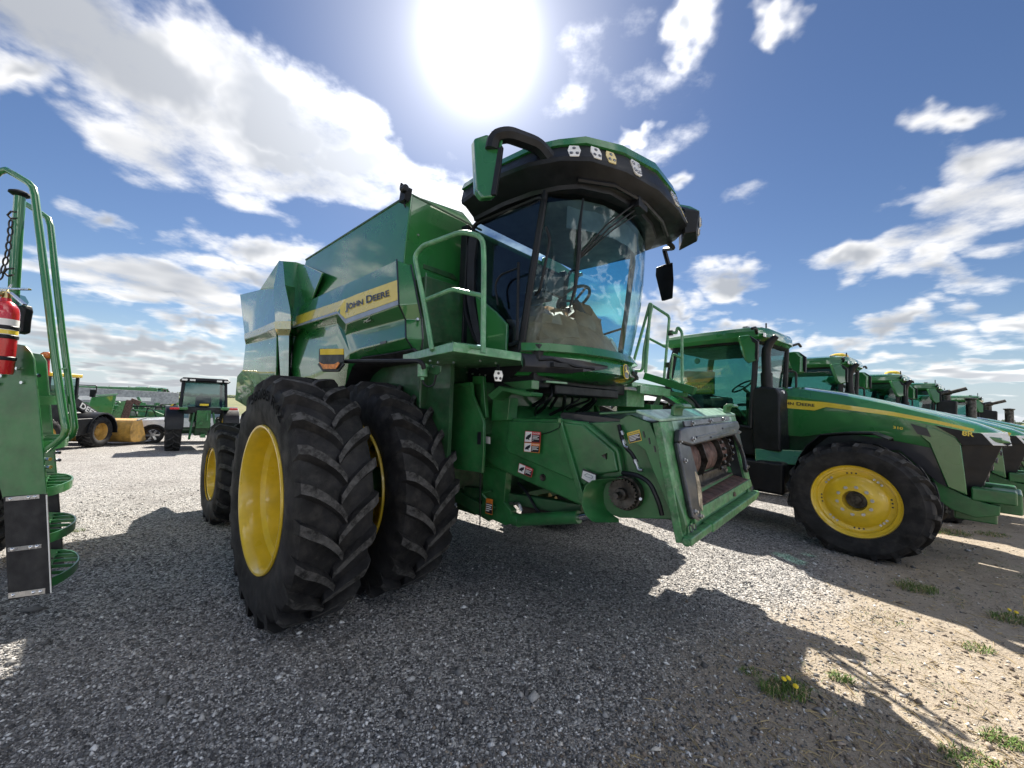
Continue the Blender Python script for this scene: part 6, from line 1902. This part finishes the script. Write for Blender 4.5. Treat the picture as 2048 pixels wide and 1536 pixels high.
def stones(name, n, dmin, dmax, smin, smax, mat, seed, gate):
    r = np.random.default_rng(seed)
    # spread evenly over the picture's ground: density falls with distance
    dep = 1.0 / r.uniform(1 / dmax, 1 / dmin, n)
    lat = r.uniform(-1.5, 1.5, n) * dep
    x, y = lat, dep
    e = earthness(x, y) + r.normal(0, .45, n)
    keep = gate(e)
    x, y = x[keep], y[keep]
    n = len(x)
    s = np.exp(r.normal(0, .38, n)) * (smin + (smax - smin) * r.random(n) ** 2.2)
    base = np.array([(1, 0, 0), (0, 1, 0), (-1, 0, 0), (0, -1, 0), (0, 0, 1), (0, 0, -1)], float)
    fc = np.array([(0, 1, 4), (1, 2, 4), (2, 3, 4), (3, 0, 4), (1, 0, 5), (2, 1, 5), (3, 2, 5), (0, 3, 5)])
    P_ = base[None] + r.uniform(-.38, .38, (n, 6, 3))
    P_ *= np.stack([r.uniform(.75, 1.35, n), r.uniform(.7, 1.1, n), r.uniform(.45, .85, n)], 1)[:, None, :]
    a = r.uniform(0, 6.283, n)
    ca, sa = np.cos(a)[:, None], np.sin(a)[:, None]
    X = P_[..., 0] * ca - P_[..., 1] * sa
    Y = P_[..., 0] * sa + P_[..., 1] * ca
    vx = np.stack([X * s[:, None] + x[:, None], Y * s[:, None] + y[:, None], P_[..., 2] * s[:, None] + (s * .22)[:, None] + np.array([gh(0, q) for q in y])[:, None]], -1).reshape(-1, 3)
    fx = (fc[None] + (np.arange(n) * 6)[:, None, None]).reshape(-1, 3)
    me = bpy.data.meshes.new(name)
    me.vertices.add(len(vx))
    me.vertices.foreach_set('co', vx.astype(np.float32).ravel())
    me.loops.add(len(fx) * 3)
    me.loops.foreach_set('vertex_index', fx.astype(np.int32).ravel())
    me.polygons.add(len(fx))
    me.polygons.foreach_set('loop_start', np.arange(0, len(fx) * 3, 3, dtype=np.int32))
    me.update(calc_edges=True)
    me.materials.append(MATS[mat])
    o = bpy.data.objects.new(name, me)
    COL.objects.link(o)
    o['kind'] = 'stuff'
    return o


def stone_mat(name, dark, mid, light, pale):
    m = bpy.data.materials.new(name)
    m.use_nodes = True
    t = m.node_tree
    T = NT(t)
    b = t.nodes['Principled BSDF']
    g = T.n('ShaderNodeNewGeometry')
    rp = g.outputs['Random Per Island']
    cr = T.n('ShaderNodeValToRGB')
    t.links.new(rp, cr.inputs[0])
    el = cr.color_ramp.elements
    el[0].color = (*dark, 1)
    el[0].position = 0
    el[1].color = (*pale, 1)
    el[1].position = 1
    for p_, c_ in ((.5, mid), (.86, light), (.96, pale)):
        e = el.new(p_)
        e.color = (*c_, 1)
    t.links.new(cr.outputs[0], b.inputs['Base Color'])
    b.inputs['Roughness'].default_value = .75
    b.inputs['Specular IOR Level'].default_value = .35
    MATS[name] = m


stone_mat('gravel', (.065, .064, .066), (.19, .187, .185), (.43, .42, .41), (.72, .71, .70))
stone_mat('earth_stone', (.14, .11, .085), (.26, .21, .165), (.40, .34, .28), (.60, .57, .52))
o = stones('gravel', 190000, 1.6, 8.5, .0036, .0088, 'gravel', 3, lambda e: e < .3)
o['label'] = 'loose grey crushed stone covering the yard'
o['category'] = 'gravel'
o = stones('pebbles', 1800, 1.7, 7.5, .008, .019, 'gravel', 5, lambda e: e < .6)
o['label'] = 'larger pale pebbles lying among the crushed stone'
o['category'] = 'pebbles'
o = stones('earth_crumbs', 16000, 1.7, 8.0, .004, .012, 'earth_stone', 8, lambda e: e > .1)
o['label'] = 'crumbs of soil and grit on the bare earth'
o['category'] = 'grit'


def leaf_mat(name, a, b_):
    m = pm(name, a, .55, var=.25, vs=18, island=.8, spec=.3)
    return m


leaf_mat('grass', (.075, .13, .028), None)
leaf_mat('dry_grass', (.30, .235, .13), None)
pm('petal', (.85, .62, .02), .5)


def tuft(px, py, w, n, h, label, flowers=0, seed=0, dry=.25, stalk=False):
    r = random.Random(seed)
    d = ray(px, py)
    p = CC + d * (-CAM_H / d.z)
    t = thing('grass_tuft', label, 'weed', (p.x, p.y, gh(p.x, p.y)), 0, 'weeds growing in the bare earth')
    g, dr = MB(), MB()
    for k in range(int(n * 2.2)):
        a = r.uniform(0, 6.283)
        rr = w * math.sqrt(r.random())
        b = V(rr * math.cos(a) * 1.5, rr * math.sin(a), 0)
        L = h * r.uniform(.35, .95)
        an = r.uniform(0, 6.283)
        lean = r.uniform(.5, 1.5)
        dr_ = V(math.cos(an), math.sin(an), 0)
        sd = V(-dr_.y, dr_.x, 0) * r.uniform(.0012, .0032)
        m1 = b + dr_ * (L * lean * .35) + V(0, 0, L * .6)
        m2 = b + dr_ * (L * lean * .9) + V(0, 0, L * (.85 - .35 * lean))
        (dr if r.random() < dry else g).add([b - sd, b + sd, m1 + sd * .9, m1 - sd * .9, m2], [(0, 1, 2, 3), (3, 2, 4)])
    g.build('blades', 'grass', t, smooth=0, flip=False)['kind'] = 'stuff'
    if dr.f:
        dr.build('dry_blades', 'dry_grass', t, smooth=0, flip=False)['kind'] = 'stuff'
    for k in range(flowers):
        b = V(r.uniform(-w, w), r.uniform(-w, w) * .5, 0)
        hh = h * r.uniform(.6, .9)
        fl_ = one('flower_stem', 'grass', t, lambda m: m.tube([b, b + V(.01, 0, hh)], .003, 5))
        one('flower_head', 'petal', fl_, lambda m: m.lathe([(.0, .010), (.010, .010), (.016, .004), (.009, -.006), (0, -.008)], b + V(.01, 0, hh), V(r.uniform(-.4, .4), -.5, 1), 10))
    if stalk:
        one('seed_stalk', 'dry_grass', t, lambda m: (m.tube([V(.12, 0, 0), V(.125, 0, .10), V(.12, 0, .2)], .003, 5), m.lathe([(0, .0), (.012, .006), (.012, .018), (0, .03)], V(.12, 0, .195), (0, 0, 1), 8)))
    return t


tuft(1570, 1385, .10, 150, .10, 'grass clump with two yellow dandelions in the combine shadow', 3, 1)
tuft(1832, 1178, .13, 170, .09, 'low green weed patch between the shadow strips right of the feeder', 0, 2)
tuft(2022, 1240, .11, 130, .08, 'dandelion clump with yellow flower at the right edge', 2, 3, stalk=True)
tuft(1900, 1062, .20, 200, .08, 'grass patch just right of the big tractor front tyre', 0, 4, .35)
tuft(1985, 1066, .16, 140, .07, 'grass patch below the front weights of the nearest tractor', 0, 5, .35)
tuft(1955, 1298, .08, 70, .05, 'small sparse weed in the sunlit earth near the right edge', 0, 6)
tuft(2008, 1484, .07, 110, .05, 'bright green weed in the lower right corner', 0, 7, .1)
tuft(1935, 1522, .09, 110, .05, 'weed on the shadow edge at the bottom right', 0, 8, .15)
tuft(1682, 1360, .05, 60, .06, 'dark little weed at the edge of the combine shadow', 0, 9, .1)
tuft(1500, 1345, .05, 40, .04, 'tiny weed left of the dandelion clump', 0, 12, .3)
tuft(1760, 1235, .18, 90, .03, 'flat dry weed in the sunlit earth behind the rail shadows', 0, 10, .7)
tuft(150, 1062, .08, 50, .04, 'small yellowish weed in the gravel beside the ladder', 0, 11, .2)

# thin ragged growth over the earth, thicker in patches
m = MB()
r_ = random.Random(91)
patch = [(r_.uniform(1.2, 6.5), r_.uniform(1.9, 6.5), r_.uniform(.06, .22)) for _ in range(90)]
for (cx, cy, pr_) in patch:
    if earthness(cx, cy) < .35:
        continue
    for k in range(int(260 * pr_)):
        a = r_.uniform(0, 6.283)
        q = pr_ * math.sqrt(r_.random())
        x, y = cx + q * 1.4 * math.cos(a), cy + q * math.sin(a)
        L = r_.uniform(.012, .045)
        an = r_.uniform(0, 6.283)
        w_ = r_.uniform(.0010, .0024)
        dx, dy = math.cos(an), math.sin(an)
        z = gh(x, y)
        m.add([(x - dy * w_, y + dx * w_, z), (x + dy * w_, y - dx * w_, z), (x + dx * L * .8, y + dy * L * .8, z + L * r_.uniform(.3, .9))], [(0, 1, 2)])
o = m.build('sparse_grass', 'grass', None, smooth=0, flip=False)
o['kind'] = 'stuff'
o['label'] = 'thin low green growth scattered over the bare earth'
o['category'] = 'grass'

# litter of dry stalks on the earth
m = MB()
r_ = random.Random(31)
for k in range(2600):
    dep = 1 / r_.uniform(1 / 6.0, 1 / 1.7)
    x = r_.uniform(.2, 1.45) * dep
    if earthness(x, dep) + r_.gauss(0, .3) < .45:
        continue
    a = r_.uniform(0, 3.1416)
    L = r_.uniform(.015, .06)
    dx, dy = math.cos(a) * L, math.sin(a) * L
    z0, z1 = .002, r_.uniform(.002, .012)
    w_ = .0011
    nx, ny = -math.sin(a) * w_, math.cos(a) * w_
    m.add([(x - dx - nx, dep - dy - ny, z0), (x - dx + nx, dep - dy + ny, z0), (x + dx + nx, dep + dy + ny, z1), (x + dx - nx, dep + dy - ny, z1), (x, dep, z1 + .0025)], [(0, 1, 4), (1, 2, 4), (2, 3, 4), (3, 0, 4)])
o = m.build('dry_stalks', 'dry_grass', None, smooth=0)
o['kind'] = 'stuff'
o['label'] = 'broken dry stalks scattered over the bare earth'
o['category'] = 'litter'

# far woods along the horizon
pm('far_leaves', (.055, .085, .045), .8, var=.3, vs=.2, island=.6)
m = MB()
r_ = random.Random(77)
for k in range(2600):
    az = r_.uniform(-62, 62)
    D_ = r_.uniform(330, 460)
    base = 1.0 if math.sin(az * .23) + .6 * math.sin(az * .61 + 1) > -.1 else .35
    h = r_.uniform(.8, 3.2) * base
    x, y = D_ * math.sin(rad(az)), D_ * math.cos(rad(az))
    s = r_.uniform(.8, 1.9)
    z = -.8 + r_.random() * h
    m.add([(x - s, y, z), (x + s * .7, y + s, z - .5), (x + s * .2, y - s, z + s * .5), (x, y, z + s)], [(0, 1, 2), (0, 2, 3), (1, 3, 2), (0, 3, 1)])
o = m.build('far_woods', 'far_leaves', None, smooth=0, flip=False)
o['kind'] = 'stuff'
o['label'] = 'low dark line of trees along the horizon'
o['category'] = 'woods'
